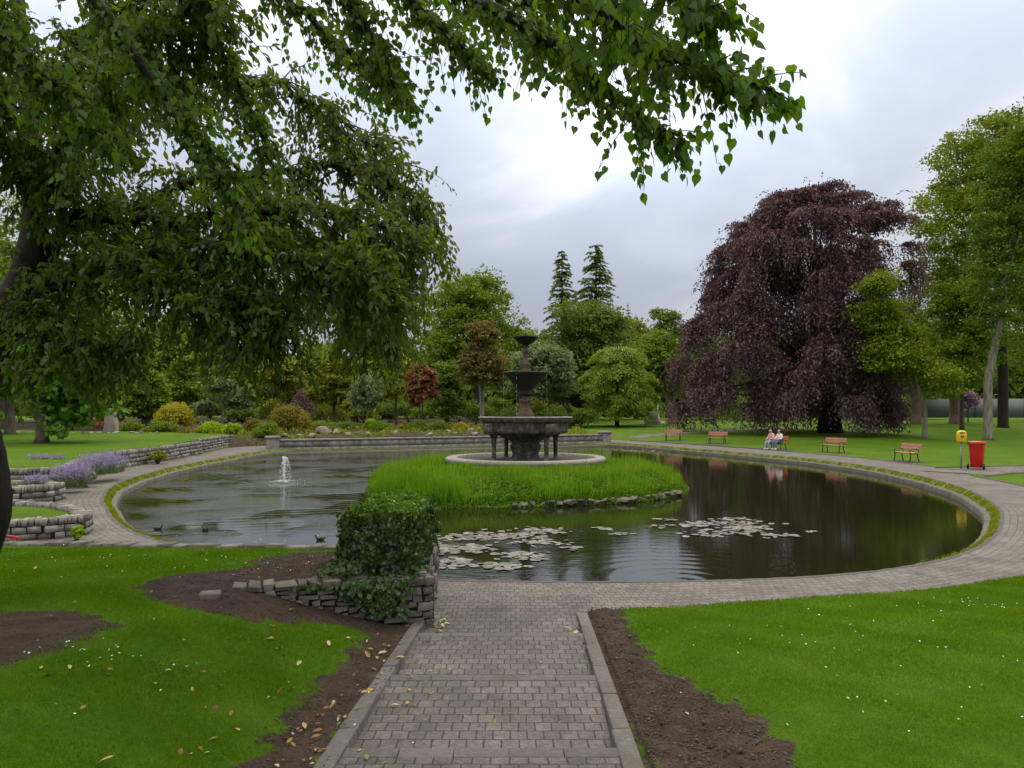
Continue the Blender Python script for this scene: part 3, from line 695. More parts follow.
o = leaves('tall_grass', P, U, hgt, rng.uniform(.02, .05, n), M['blade_isl'], shape='blade', tint=np.clip(rng.normal(.5, .2, n)+(.2*np.sin(x*2.3+y)), 0, 1)); tag(o, 'tall bright green meadow grass covering the island round the fountain', 'grass', kind='stuff')
n = 3200; th = rng.uniform(-math.pi, math.pi, n); rr = np.sqrt(rng.uniform(.12, .95, n))*isl_r(th); x = IC[0]+rr*np.cos(th); y = IC[1]+rr*np.sin(th); k = (np.hypot(x-FC[0], y-FC[1]) > 3.5) & (np.sin(x*2.1+y)*np.sin(y*1.7-x) > -.2); x, y = x[k], y[k]; n = len(x)
P = np.stack([x, y, isl_h(x, y)], 1); l = rng.uniform(.45, .85, n)*np.where((y < 30) & (np.hypot(x-FC[0], y-FC[1]) < 5.2), .6, 1)
o = leaves('seed_stems', P, unit(np.stack([rng.normal(0, .16, n), rng.normal(0, .16, n), np.ones(n)], 1)), l, rng.uniform(.02, .035, n), leafmat('seed_stem', [(.08, .20, .02), (.15, .29, .035), (.24, .34, .08)], .3, 0, .8), shape='blade'); tag(o, 'thin pale seeding stems standing above the island grass', 'grass', kind='stuff')
# low leafy weeds at the front margin of the island
n = 26000; th = rng.uniform(-2.75, -.25, n); f = rng.uniform(.8, 1.02, n); rr = isl_r(th)*f; x = IC[0]+rr*np.cos(th); y = IC[1]+rr*np.sin(th)
P = np.stack([x, y, np.maximum(isl_h(x, y), -.32)+rng.uniform(0, .28, n)*(1.1-f)*4], 1)
o = leaves('water_weeds', P, rdir(n), rng.uniform(.06, .13, n), rng.uniform(.04, .08, n), leafmat('marsh_weed', [(.03, .085, .008), (.07, .17, .012), (.12, .23, .02)], .3, .05, .8)); tag(o, 'low leafy marsh weeds along the island waterline', 'weeds', kind='stuff')
def rockmesh(seed, mat):
    r_ = np.random.default_rng(seed); bm = bmesh.new(); bmesh.ops.create_icosphere(bm, subdivisions=3, radius=1)
    cuts = [unit(r_.normal(size=3)) for _ in range(16)]; ds = r_.uniform(.42, .80, 16)
    for v_ in bm.verts:
        c = np.array(v_.co)
        for cn, dd in zip(cuts, ds):
            q = c@cn
            if q > dd: c = c-cn*(q-dd)
        v_.co = c*(1+r_.normal(0, .02))
    me = bpy.data.meshes.new('rock'); bm.to_mesh(me); bm.free(); a = me.attributes.new('tint', 'FLOAT', 'FACE'); a.data.foreach_set('value', np.full(len(me.polygons), r_.uniform(.0, .8), dtype=np.float32)); me.materials.append(mat); return me
RM = [rockmesh(i, M['rock']) for i in range(7)]; RD = [rockmesh(i+20, M['rock_dark']) for i in range(7)]
def rock(p, s, label, group, dark=False, name='rock'):
    me = (RD if dark else RM)[rng.integers(7)]; o = bpy.data.objects.new(name, me); scn.collection.objects.link(o)
    o.location = p; o.scale = s; o.rotation_euler = (rng.uniform(-.3, .3), rng.uniform(-.3, .3), rng.uniform(0, 6.28)); return tag(o, label, 'rock', group)
for i in range(28):
    t_ = -1.62+i*.0335+rng.uniform(-.008, .008); rr = isl_r(t_)*1.0+rng.uniform(-.05, .12); x = IC[0]+rr*math.cos(t_); y = IC[1]+rr*math.sin(t_); s = rng.uniform(.10, .22)
    rock((x, y, -.24+rng.uniform(0, .06)), (s*1.3, s, s*.75), 'rough wet rock in the row along the front waterline of the island', 'rocks edging the island', True)
for x, y in ((6.35, 27.0), (6.5, 28.4)): pass

# fountain
m_, T = newmat('fountain_iron')
n_ = noise(T, 6, 6, .7); n2_ = noise(T, 1.6, 4, .6); gz = T.nodes.new('ShaderNodeNewGeometry')
c_ = ramp(T, n_, [(.006, .007, .006), (.018, .016, .013), (.055, .042, .032)], [.35, .55, .75])
c_ = mixc(T, mth('MULTIPLY', mth('SUBTRACT', n2_, .48, T=T), 4.0, clamp=True, T=T), c_, (.014, .019, .008))
princ(T, c_, .7, bump(T, n_, .8, .03)); M['iron'] = m_
m_, T = newmat('fountain_stone'); n_ = noise(T, 5, 7, .7); n2_ = noise(T, 2.0, 4, .6)
c_ = ramp(T, n_, [(.022, .020, .016), (.075, .067, .055), (.22, .20, .175)], [.33, .5, .70]); c_ = mixc(T, mth('MULTIPLY', mth('SUBTRACT', n2_, .50, T=T), 5.0, clamp=True, T=T), c_, (.028, .034, .014))
princ(T, c_, .85, bump(T, n_, .6, .03)); M['fstone'] = m_
M['fiver'] = plain('weathered_copper', (.085, .050, .038), .7, .6, 9, 0, .5)
M['rimstone'] = plain('basin_rim_stone', (.22, .20, .18), .85, .3, 7, 0, .5)
fo = empty('fountain', (*FC, .42), 0, 'old tiered stone and iron fountain with three bowls on the grassy island', 'fountain')
def fl(name, prof, mat, parent=fo, n=48, **k):
    b = MB(); b.lathe([(r, z-.42) for r, z in prof], n=n, **k); return b.build(name, mat, parent, smooth=True)
o = fl('ground_basin', [(3.22, .1), (3.23, .50), (3.26, .55), (3.28, .60), (3.26, .66), (3.20, .70), (2.86, .71), (2.80, .68), (2.80, .50), (.01, .48)], M['rimstone'], n=72)
fl('ground_basin_floor', [(2.81, .60), (.01, .61)], M['mortar'])
fl('pedestal', [(.62, .5), (.62, .62), (.55, .66), (.50, .8), (.56, .98), (.60, 1.15), (.52, 1.25), (.60, 1.35), (.95, 1.50), (1.2, 1.66), (1.25, 1.7)], M['fstone'], n=48, flute=.06, nf=8)
# table basin: eight-sided with a deep skirt
b = MB()
def octo(r, z, bulge=.0): return [((r*(1+.03*math.cos(4*a)))*math.cos(a), (r*(1+.03*math.cos(4*a)))*math.sin(a), z-.42) for a in [math.radians(32)+i*math.pi/12 for i in range(24)]]
prof = [(1.1, 1.68), (1.60, 1.66), (1.66, 1.70), (1.69, 1.78), (1.69, 2.06), (1.72, 2.10), (1.80, 2.14), (1.84, 2.17), (1.84, 2.25), (1.80, 2.285), (1.62, 2.285), (1.58, 2.20), (1.45, 2.12), (.2, 2.1)]
V = []; 
for r, z in prof: V += octo(r, z)
b.add(V, [(i*24+j, i*24+(j+1) % 24, (i+1)*24+(j+1) % 24, (i+1)*24+j) for i in range(len(prof)-1) for j in range(24)])
b.build('table_basin', M['fstone'], fo)
b = MB(); V = []
for r_, z_ in ((1.60, 2.288), (1.87, 2.270), (1.885, 2.30), (1.86, 2.325), (1.60, 2.335)): V += octo(r_, z_)
b.add(V, [(i*24+j, i*24+(j+1) % 24, (i+1)*24+(j+1) % 24, (i+1)*24+j) for i in range(4) for j in range(24)]); b.build('basin_coping', M['rimstone'], fo)
for i in range(4):
    a = math.radians(32+90*i); x, y = 1.5*math.cos(a), 1.5*math.sin(a)
    b = MB(); b.lathe([(.15, .5), (.15, .58), (.10, .62), (.09, .7), (.085, 1.0), (.105, 1.4), (.13, 1.5), (.16, 1.56), (.19, 1.60), (.19, 1.68)], (x, y, -.42), 14)
    b.box((x*1.13, y*1.13, 1.84-.42), (.34, .40, .42), a, 0); b.build('column', M['fstone'], fo, smooth=False)
fl('stem', [(.40, 2.1), (.40, 2.30), (.36, 2.33), (.33, 2.38), (.34, 2.44), (.27, 2.50), (.25, 2.60), (.20, 2.68), (.17, 2.82), (.19, 2.90), (.24, 2.97), (.23, 3.02), (.16, 3.08), (.19, 3.2)], M['fiver'], flute=.07, nf=6)
fl('bowl', [(.18, 3.16), (.30, 3.22), (.32, 3.29), (.25, 3.34), (.32, 3.44), (.42, 3.58), (.56, 3.74), (.73, 3.92), (.86, 4.04), (.93, 4.09), (.935, 4.13), (.89, 4.15), (.82, 4.10), (.6, 3.95), (.1, 3.85)], M['iron'], n=56, flute=.015, nf=14)
fl('upper_stem', [(.22, 3.9), (.22, 4.18), (.18, 4.24), (.17, 4.34), (.20, 4.42), (.19, 4.50), (.14, 4.57), (.15, 4.62), (.10, 4.66), (.085, 4.76), (.09, 4.90), (.12, 4.98), (.13, 5.04), (.085, 5.09), (.08, 5.16), (.12, 5.26)], M['fiver'], n=32, flute=.06, nf=4)
fl('top_bowl', [(.12, 5.22), (.16, 5.28), (.30, 5.36), (.42, 5.47), (.47, 5.52), (.515, 5.55), (.515, 5.585), (.47, 5.59), (.42, 5.54), (.05, 5.45)], M['iron'], n=48, flute=.012, nf=12)
fl('nozzle', [(.04, 5.44), (.04, 5.6), (.02, 5.72), (.005, 5.73)], M['iron'], n=12)
M['threads'] = None
# thin threads of water falling from the middle bowl
m_, T = newmat('falling_water'); g1 = T.nodes.new('ShaderNodeBsdfTransparent'); g2 = T.nodes.new('ShaderNodeBsdfDiffuse'); g2.inputs[0].default_value = (.8, .85, .9, 1)
mm = T.nodes.new('ShaderNodeMixShader'); mm.inputs[0].default_value = .3; T.links.new(g1.outputs[0], mm.inputs[1]); T.links.new(g2.outputs[0], mm.inputs[2]); oo = T.nodes.new('ShaderNodeOutputMaterial'); T.links.new(mm.outputs[0], oo.inputs[0]); M['threads'] = m_
m_, T = newmat('jet_spray'); g1 = T.nodes.new('ShaderNodeBsdfTransparent'); g2 = T.nodes.new('ShaderNodeBsdfDiffuse'); g2.inputs[0].default_value = (.9, .93, .95, 1)
mm = T.nodes.new('ShaderNodeMixShader'); mm.inputs[0].default_value = .75; T.links.new(g1.outputs[0], mm.inputs[1]); T.links.new(g2.outputs[0], mm.inputs[2]); oo = T.nodes.new('ShaderNodeOutputMaterial'); T.links.new(mm.outputs[0], oo.inputs[0]); M['spray'] = m_
b = MB()
for a in (2.9, 4.3, 5.9):
    x, y = .92*math.cos(a), .92*math.sin(a); z = 4.05
    while z > 2.35:
        l = rng.uniform(.04, .16); b.tube([(x+rng.normal(0, .006), y, z-.42), (x+rng.normal(0, .006), y, z-l-.42)], .006, 4); z -= l+rng.uniform(.03, .2)
b.build('water_threads', M['threads'], fo)['kind'] = 'stuff'

# small jet in the left part of the pond
jp = PX(284, 481, 31.0); jp[2] = -.3
b = MB()
for i in range(420):
    t_ = rng.random(); ang_ = rng.uniform(0, 6.28)
    if i < 150: z = rng.uniform(0, 1.0); r_ = .035+.03*z; s = rng.uniform(.01, .03)
    else: z = (1-t_**2)*.95; r_ = .05+.24*t_; s = rng.uniform(.006, .018)
    x, y = r_*math.cos(ang_)*rng.uniform(.5, 1)+(.06 if i > 150 else 0), r_*math.sin(ang_)
    b.lathe([(.001, -s*1.6), (s, 0), (.001, s*1.6)], (x, y, z), 5)
b.tube([(0, 0, 0), (0, 0, .5), (0, 0, .98)], [.045, .035, .015], 8)
for i in range(120):
    a = rng.uniform(0, 6.28); r_ = abs(rng.normal(0, .35)); b.lathe([(.001, 0), (.03, .006), (.001, .016)], (r_*math.cos(a), r_*math.sin(a), 0.004), 6)
o = b.build('water_jet', M['spray']); o.location = jp; tag(o, 'small white water jet spraying up from the left half of the pond', 'fountain jet', kind='stuff')

# lily pads
m_, T = newmat('lily_pad'); t = attr(T, 'tint'); princ(T, ramp(T, t, [(.07, .085, .04), (.135, .122, .112), (.19, .17, .17)]), .5, spec=.35); M['pad'] = m_  # grey end of the ramp puts reflected sky into the pad colour
def pads(name, clusters, label):
    V = []; Fc = []; tn = []
    for (px, py, wx, wy, k) in clusters:
        for _ in range(int(k*.5)):
            x_, y_ = px+rng.normal(0, wx), py+rng.normal(0, wy)
            d = 2.9*F/(y_-HY); x = (x_-CX)/F*d; r = rng.uniform(.04, .11); a0 = rng.uniform(0, 6.28); i0 = len(V)
            V.append((x, d, -.288)); zt = rng.uniform(0, .008); tilt = rng.normal(0, .004, 2)
            for q in range(12):
                a = a0+.2+q*(5.9/11); V.append((x+r*math.cos(a), d+r*math.sin(a), -.29+zt+tilt[0]*math.cos(a)+tilt[1]*math.sin(a)))
            t_ = rng.random()
            for q in range(11): Fc.append((i0, i0+1+q, i0+2+q)); tn.append(t_)
    o = npmesh(name, V, Fc, M['pad'], tint=tn); tag(o, label, 'lily pads', kind='stuff')
pads('lily_pads', [(450, 538, 14, 2, 120), (500, 536, 22, 2.2, 260), (545, 531, 12, 1.5, 130), (540, 543, 12, 1.5, 80), (470, 549, 16, 1.8, 130), (525, 556, 14, 1.7, 110), (450, 563, 12, 2.5, 80), (500, 566, 16, 2, 60), (605, 529, 6, 1, 24), (620, 534, 6, 1, 20), (443, 551, 8, 4, 70), (570, 548, 6, 1, 16)], 'greyish lily pads floating just beyond the paved edge below the fountain')
pads('water_lilies', [(697, 525, 8, 1.6, 90), (740, 524, 14, 2.5, 150), (712, 534, 14, 1.6, 80), (748, 530, 10, 2, 100), (780, 536, 8, 1, 30), (770, 536, 10, 1, 20), (665, 520, 6, 1, 16), (660, 527, 6, 1.5, 20), (730, 519, 8, 1, 30), (790, 536, 4, .6, 12), (812, 532, 3, .5, 4)], 'grey lily pads floating in the dark right half of the pond')
pads('floating_weed', [(650, 451.5, 18, .25, 60), (640, 450.6, 12, .25, 50), (628, 451, 6, .3, 40)], 'pale line of floating weed behind the island at right')

# ------------------------------------------------------------------ trees
def limb(b, a, c, r0, r1, n=6, sag=0, wob=.06, sides=6):
    a = np.array(a, float); c = np.array(c, float); t = np.linspace(0, 1, n)[:, None]; p = a+(c-a)*t
    ln = np.linalg.norm(c-a); p[1:-1] += rng.normal(0, wob*ln*.5, (n-2, 3)); p[:, 2] += sag*ln*np.sin(np.pi*t[:, 0])
    b.tube(p, np.linspace(r0, r1, n), sides, cap=False)
def tree(name, label, cat, base, tr, blobs, nclump, per, rc, ls, mat, bark='bark', top=None, group=None, leaf='rhomb', aspect=.66, flat=.6, trunks=1, lean=0, nl=14, inner=.5, droop=0, up=.25):
    base = np.array(base, float); root = empty(name, tuple(base), 0, label, cat, group)
    blobs = [(b0[0]+rng.normal(0, .06)*b0[3], b0[1], b0[2]+rng.normal(0, .05)*b0[5], *b0[3:]) for b0 in blobs]
    B = np.array(blobs, float)      # cx,cy,cz,rx,ry,rz (world)
    wgt = (B[:, 3]*B[:, 5]+B[:, 3]*B[:, 4]); wgt /= wgt.sum(); bi = rng.choice(len(B), nclump, p=wgt)
    D = rdir(nclump); D[:, 2] += up*np.abs(rng.normal(size=nclump)); D = unit(D); q = rng.uniform(inner, 1, nclump)
    Cc = B[bi, :3]+D*B[bi, 3:6]*q[:, None]
    rcs = rc*rng.uniform(.45, 1.6, nclump)
    ci = np.repeat(np.arange(nclump), per); n = len(ci)
    E = rdir(n); E[:, 2] = np.abs(E[:, 2])*.9+E[:, 2]*.25; rad = rng.random(n)**.45
    P = Cc[ci]+E*(rcs[ci]*rad)[:, None]*np.array([1, 1, flat]); P += rng.normal(0, rc*.12, P.shape)
    if droop: P[:, 2] -= droop*rad**2*rcs[ci]
    U = rdir(n); U[:, 2] = U[:, 2]*.6-.25-droop
    Nn = unit(E*np.array([.7, .7, 1.0])+rng.normal(0, .55, (n, 3)))
    tint = np.clip(rng.normal(.5, .18, n)+rng.normal(0, .16, nclump)[ci], 0, 1)
    lsz = ls*rng.uniform(.6, 1.35, n)
    leaves('crown', P, U, lsz, lsz*aspect, mat, root, tint, leaf, Nn)
    b = MB(); zc_ = (B[:, 2]*wgt).sum(); xc = (B[:, 0]*wgt).sum(); yc = (B[:, 1]*wgt).sum(); topz = top if top else zc_
    tips = []
    for k in range(trunks):
        s = (k-(trunks-1)/2)*tr*1.4; tx = base[0]+(xc-base[0])*.6+s*3; ty = base[1]+(yc-base[1])*.6
        pts = np.array([[base[0]+s, base[1], base[2]-.1], [base[0]+s, base[1], base[2]+.25], [base[0]+s+lean*.3, base[1], base[2]+(topz-base[2])*.3], [(base[0]+tx)/2+s+lean, (base[1]+ty)/2, base[2]+(topz-base[2])*.6], [tx, ty, topz]])
        r_ = np.array([1.5, 1.12, 1, .8, .35])*tr*(1 if trunks == 1 else .7); b.tube(pts, r_, 10); tips.append(pts)
    idx = rng.choice(nclump, min(nl, nclump), replace=False)
    for i in idx:
        pts = tips[rng.integers(len(tips))]; f = rng.uniform(.45, 1); j = 2+f*2; i0 = int(j); i0 = min(i0, 3); a = pts[i0]+(pts[i0+1]-pts[i0])*(j-i0 if j < 4 else 1)
        limb(b, a, Cc[i], tr*.28, tr*.05, 6, .06, .08)
    b.build('trunk', M[bark], root, world=True, smooth=True)
    return root
def col(*c, k=1.4): return leafmat('foliage_%02d' % len(bpy.data.materials), [tuple(v*k for v in q) for q in c])
G_mid = col((.028, .062, .010), (.065, .125, .018), (.13, .19, .030), k=1.6)
G_bright = col((.045, .085, .012), (.085, .15, .018), (.15, .22, .035), k=1.3)
G_dark = col((.016, .036, .012), (.036, .072, .018), (.075, .12, .030), k=2.2)
G_olive = col((.045, .060, .012), (.085, .115, .020), (.14, .17, .035), k=1.7)
G_yel = col((.11, .13, .010), (.21, .22, .02), (.34, .30, .04))
G_silver = col((.045, .085, .06), (.09, .15, .12), (.15, .21, .19))
G_brown = col((.050, .040, .012), (.095, .080, .020), (.14, .12, .03))
G_red = col((.065, .026, .014), (.135, .052, .028), (.22, .095, .048))
G_orange = col((.045, .075, .010), (.11, .125, .02), (.24, .15, .035))
G_conif = col((.028, .052, .024), (.055, .095, .042), (.095, .14, .06), k=1.6)
G_lay = col((.06, .11, .02), (.11, .18, .035), (.17, .24, .05))
G_purple = leafmat('beech_purple', [(.040, .019, .029), (.102, .048, .064), (.20, .115, .145)], .18, .10, .25)
G_lime = col((.06, .13, .008), (.14, .26, .012), (.22, .36, .03))
G_right = col((.055, .10, .008), (.10, .16, .012), (.17, .22, .03), k=1.3)
G_rightdk = col((.025, .065, .008), (.055, .115, .014), (.10, .175, .025), k=1.3)
G_maple = col((.03, .085, .015), (.06, .15, .03), (.13, .24, .06))

def T_(name, label, px, d, ytop, ybot, hw, mat, tr=.25, n=170, per=60, rcf=.32, ls=None, style='round', base_px=None, group='trees beyond the pond', **k):
    """tree whose crown spans given extents at distance d"""
    s = d/F; x = (px-CX)*s; zt = H+(HY-ytop)*s; zb = H+(HY-ybot)*s; hwm = hw*s; zc_ = (zt+zb)/2; rz = (zt-zb)/2
    bx = ((base_px or px)-CX)*s; bz = float(hout(bx, d))
    if style == 'round': bl = [(x+rng.uniform(-.62, .62)*hwm, d+rng.uniform(-.5, .5)*hwm, zc_+rng.uniform(-.75, .72)*rz, hwm*rng.uniform(.22, .42), hwm*.35, rz*rng.uniform(.2, .36)) for _ in range(7)]+[(x, d, zc_, hwm*.78, hwm*.78, rz*.85), (x-hwm*.45, d-.2*hwm, zc_-rz*.25, hwm*.5, hwm*.55, rz*.5), (x+hwm*.45, d+.1*hwm, zc_-rz*.2, hwm*.5, hwm*.55, rz*.55), (x+hwm*.12, d, zc_+rz*.5, hwm*.45, hwm*.45, rz*.45), (x-hwm*.3, d, zc_+rz*.3, hwm*.42, hwm*.42, rz*.42)]
    elif style == 'col': bl = [(x, d, zc_, hwm*.8, hwm*.8, rz*.9), (x, d, zc_-rz*.4, hwm, hwm, rz*.55), (x, d, zc_+rz*.55, hwm*.5, hwm*.5, rz*.42)]
    elif style == 'open': bl = [(x+rng.uniform(-.7, .7)*hwm, d+rng.uniform(-.5, .5)*hwm, zc_+rng.uniform(-.7, .7)*rz, hwm*rng.uniform(.25, .42), hwm*.35, rz*rng.uniform(.2, .34)) for _ in range(9)]
    ls = ls or max(.2, .0040*d)
    return tree(name, label, 'tree', (bx, d, bz), tr, bl, n, per, hwm*rcf, ls, mat, group=group, **k)

TR = 'broadleaf_tree'
UG = []
T_(TR, 'tall rounded bright green tree behind the brown upright tree, left of the fountain', 478, 104, 266, 408, 56, G_mid, .5, 330, 80, .20)
T_('upright_tree', 'narrow brownish green tree with bare double trunk just left of the fountain', 482, 76, 318, 392, 27, G_brown, .16, 190, 60, .28, style='col', trunks=2, bark='bark_pale', top=9)
T_(TR, 'soft silvery green tree directly behind the fountain bowls', 541, 86, 342, 408, 40, G_silver, .2, 230, 70, .24, base_px=572, trunks=2, bark='bark', lean=-.6)
T_(TR, 'broad dark green tree mass below the two spires', 595, 112, 297, 416, 54, G_dark, .6, 300, 80, .22)
T_(TR, 'dark rounded tree far back between the light green tree and the copper beech', 668, 150, 309, 400, 24, G_dark, .5, 130, 70, .28)
T_(TR, 'light green tree with a pale forked trunk beside the left edge of the copper beech', 656, 96, 328, 410, 31, G_bright, .35, 210, 70, .27, base_px=673, bark='bark_pale', trunks=2)
T_(TR, 'dull green tree showing between the spired pair and the light green tree', 636, 130, 322, 405, 24, G_olive, .4, 120, 70, .3)
T_('red_maple', 'small russet red maple above the far rockery', 421, 70, 362, 408, 17, G_red, .09, 130, 60, .28, trunks=2)
T_('golden_tree', 'yellow green tree immediately left of the red maple', 396, 75, 344, 404, 22, G_yel, .12, 150, 60, .27)
T_('weeping_tree', 'small weeping grey green tree with a thin pale trunk above the far wall', 367, 72, 372, 412, 17, G_silver, .07, 110, 60, .3, bark='bark_pale', droop=1.0)
T_(TR, 'olive green tree left of the small weeping tree', 334, 80, 352, 418, 27, G_olive, .15, 170, 60, .26)
T_(TR, 'olive brown tree on several thin stems behind the round orange tinged bush', 283, 82, 352, 405, 28, G_olive, .10, 150, 60, .27, trunks=3, bark='bark_pale')
T_(TR, 'dense dark green bushy tree between the red maple and the brownish tree', 448, 82, 362, 424, 22, G_dark, .15, 150, 60, .3)
T_('cream_tree', 'small spreading tree with thick pale trunk beyond the left lawn', 222, 62, 374, 415, 28, G_silver, .15, 170, 60, .22, bark='bark_pale', style='open')
T_('cypress_tree', 'tall pale grey green cypress far behind the left garden', 210, 118, 318, 410, 20, G_silver, .3, 170, 60, .3, style='col')
T_(TR, 'bright green rounded tree behind the yellow bush on the left', 148, 68, 370, 428, 25, G_bright, .2, 170, 60, .27)
T_(TR, 'tall green tree in the wood at the far left edge', 5, 72, 190, 400, 70, G_mid, .45, 300, 70, .22)
T_(TR, 'green tree in the wood behind the standing stone', 95, 84, 285, 405, 58, G_mid, .4, 260, 70, .24)
T_(TR, 'light green tree in the wood right of the standing stone', 165, 98, 312, 410, 36, G_bright, .4, 200, 70, .26)
T_(TR, 'dark tree in the wood behind the pale thick trunked tree', 262, 112, 330, 412, 36, G_dark, .4, 190, 70, .26)
T_(TR, 'green tree in the wood behind the olive trees', 318, 106, 338, 412, 40, G_mid, .4, 200, 70, .26)
T_(TR, 'green tree in the wood behind the golden tree', 385, 112, 330, 415, 42, G_mid, .4, 210, 70, .26)
T_(TR, 'dark low tree in shade beside the standing stone', 70, 66, 350, 428, 40, G_dark, .25, 170, 70, .3)
T_(TR, 'dark low tree in the wood between standing stone and yellow bush', 122, 74, 345, 425, 28, G_dark, .25, 150, 70, .3)
for i_, (px_b, d_b, yt_b, hw_b, mt_b, lb_b) in enumerate([
  (715, 128, 330, 34, G_dark, 'dark tree behind the left side of the copper beech'), (775, 132, 322, 38, G_dark, 'dark tree hidden behind the middle of the copper beech'), (850, 130, 318, 40, G_mid, 'green tree behind the right side of the copper beech'), (905, 126, 312, 36, G_dark, 'dark tree behind the slim young tree'),
  (560, 140, 352, 34, G_dark, 'dark tree behind the silvery green tree'), (520, 128, 330, 34, G_mid, 'green tree between the tall rounded tree and the silvery tree'), (432, 120, 322, 36, G_dark, 'dark tree at the left side of the tall rounded tree'), (616, 128, 318, 32, G_olive, 'olive tree behind the layered tree'), (300, 92, 352, 30, G_dark, 'dark tree between the olive trees in the wood'), (240, 96, 345, 30, G_mid, 'green tree behind the pale thick trunked tree'), (355, 94, 356, 26, G_mid, 'green tree behind the small weeping tree'), (45, 92, 250, 60, G_dark, 'dark tree in the wood behind the two maples'), (190, 86, 352, 26, G_mid, 'green tree above the yellow bush')]):
    T_(TR, lb_b, px_b, d_b, yt_b, 418, hw_b, mt_b, .35, 130, 70, .30)
for i_ in range(34):
    px_b = 20+i_*17+rng.uniform(-6, 6)
    if px_b > 590: break
    d_b = rng.uniform(82, 96); hh_b = rng.uniform(9, 24); z_b = float(hout((px_b-CX)/F*d_b, d_b)); yb_b = HY+(H-z_b)*F/d_b
    UG.append((px_b, d_b, yb_b, yb_b-hh_b-6, rng.uniform(13, 24), z_b))
# conifers
def conifer(name, label, base, h, rb, levels, mat, tr, prof, droop=.35, ls=.4, per=26, z0=.08, bark='bark', group='trees beyond the pond', nb=9, flat=.12):
    base = np.array(base, float); root = empty(name, tuple(base), 0, label, 'tree', group)
    PP = []; UU = []; NN = []; b = MB(); b.tube([base, base+[0, 0, h*.5], base+[0, 0, h]], [tr, tr*.6, .03], 8)
    for i in range(levels):
        f = z0+(1-z0)*(i+rng.uniform(-.3, .3))/levels; f = min(max(f, z0), .995); z = base[2]+f*h; r = rb*prof(f)
        k = max(4, int(nb*(.5+.5*prof(f))))
        for q in range(k):
            a = rng.uniform(0, 6.283); rr = r*rng.uniform(.65, 1.12); m = max(5, int(per*(rr/rb+.15)))
            t = rng.random(m)**.7; dz = .12*np.sin(t*2.2)*rr-droop*rr*t**2.2
            wd = .30*rr*np.sin(np.clip(t*2.6, 0, math.pi))*.9+.05
            s = rng.normal(0, .5, m)*wd
            x = base[0]+math.cos(a)*rr*t-math.sin(a)*s; y = base[1]+math.sin(a)*rr*t+math.cos(a)*s
            P = np.stack([x, y, z+dz-np.abs(s)*.15+rng.normal(0, flat*ls, m)], 1); PP.append(P)
            U = np.stack([math.cos(a)-math.sin(a)*np.sign(s)*.6, math.sin(a)+math.cos(a)*np.sign(s)*.6, -.45*np.ones(m)-droop*t], 1)+rng.normal(0, .25, (m, 3)); UU.append(U)
            NN.append(unit(np.array([0, 0, 1.])+rng.normal(0, .45, (m, 3))))
            if q % 2 == 0: b.tube([(base[0], base[1], z), (base[0]+math.cos(a)*rr*.5, base[1]+math.sin(a)*rr*.5, z+.07*rr), (base[0]+math.cos(a)*rr*.9, base[1]+math.sin(a)*rr*.9, z-droop*rr*.6)], [tr*.2, tr*.1, .015], 4, cap=False)
    P = np.concatenate(PP); n = len(P); l = ls*rng.uniform(.6, 1.3, n)
    leaves('crown', P, np.concatenate(UU), l, l*.42, mat, root, None, 'rhomb', np.concatenate(NN)); b.build('trunk', M[bark], root, world=True)
    return root
def cbase(px, d): x = (px-CX)/F*d; return (x, d, float(hout(x, d)))
def hh_(px, d, ytop): return H+(HY-ytop)*d/F-cbase(px, d)[2]
conifer('conifer', 'left of the two thin spired conifers above the fountain', cbase(562, 118), hh_(562, 118, 250), 5.6, 50, G_conif, .4, lambda f: (1-f)**.8*.9+.10, .25, .55, 60)
conifer('conifer', 'right and taller of the two spired conifers above the fountain', cbase(596, 120), hh_(596, 120, 244), 7.6, 60, G_conif, .5, lambda f: (1-f)**.75*.9+.10, .25, .58, 70)
conifer('conifer', 'tiny distant conifer tip right of the spired pair', cbase(628, 150), hh_(628, 150, 303), 3.6, 30, G_conif, .4, lambda f: (1-f)**.9*.95+.05, .25, .45, 18)
conifer('layered_tree', 'light green tree with drooping flat layers standing on the lawn right of the fountain', cbase(617, 88), hh_(617, 88, 341), 4.9, 9, G_lay, .26, lambda f: math.sqrt(max(.03, 1-((f-.30)/.76)**2)), .36, .32, 250, z0=.20, bark='bark_dark', nb=17, flat=.45)

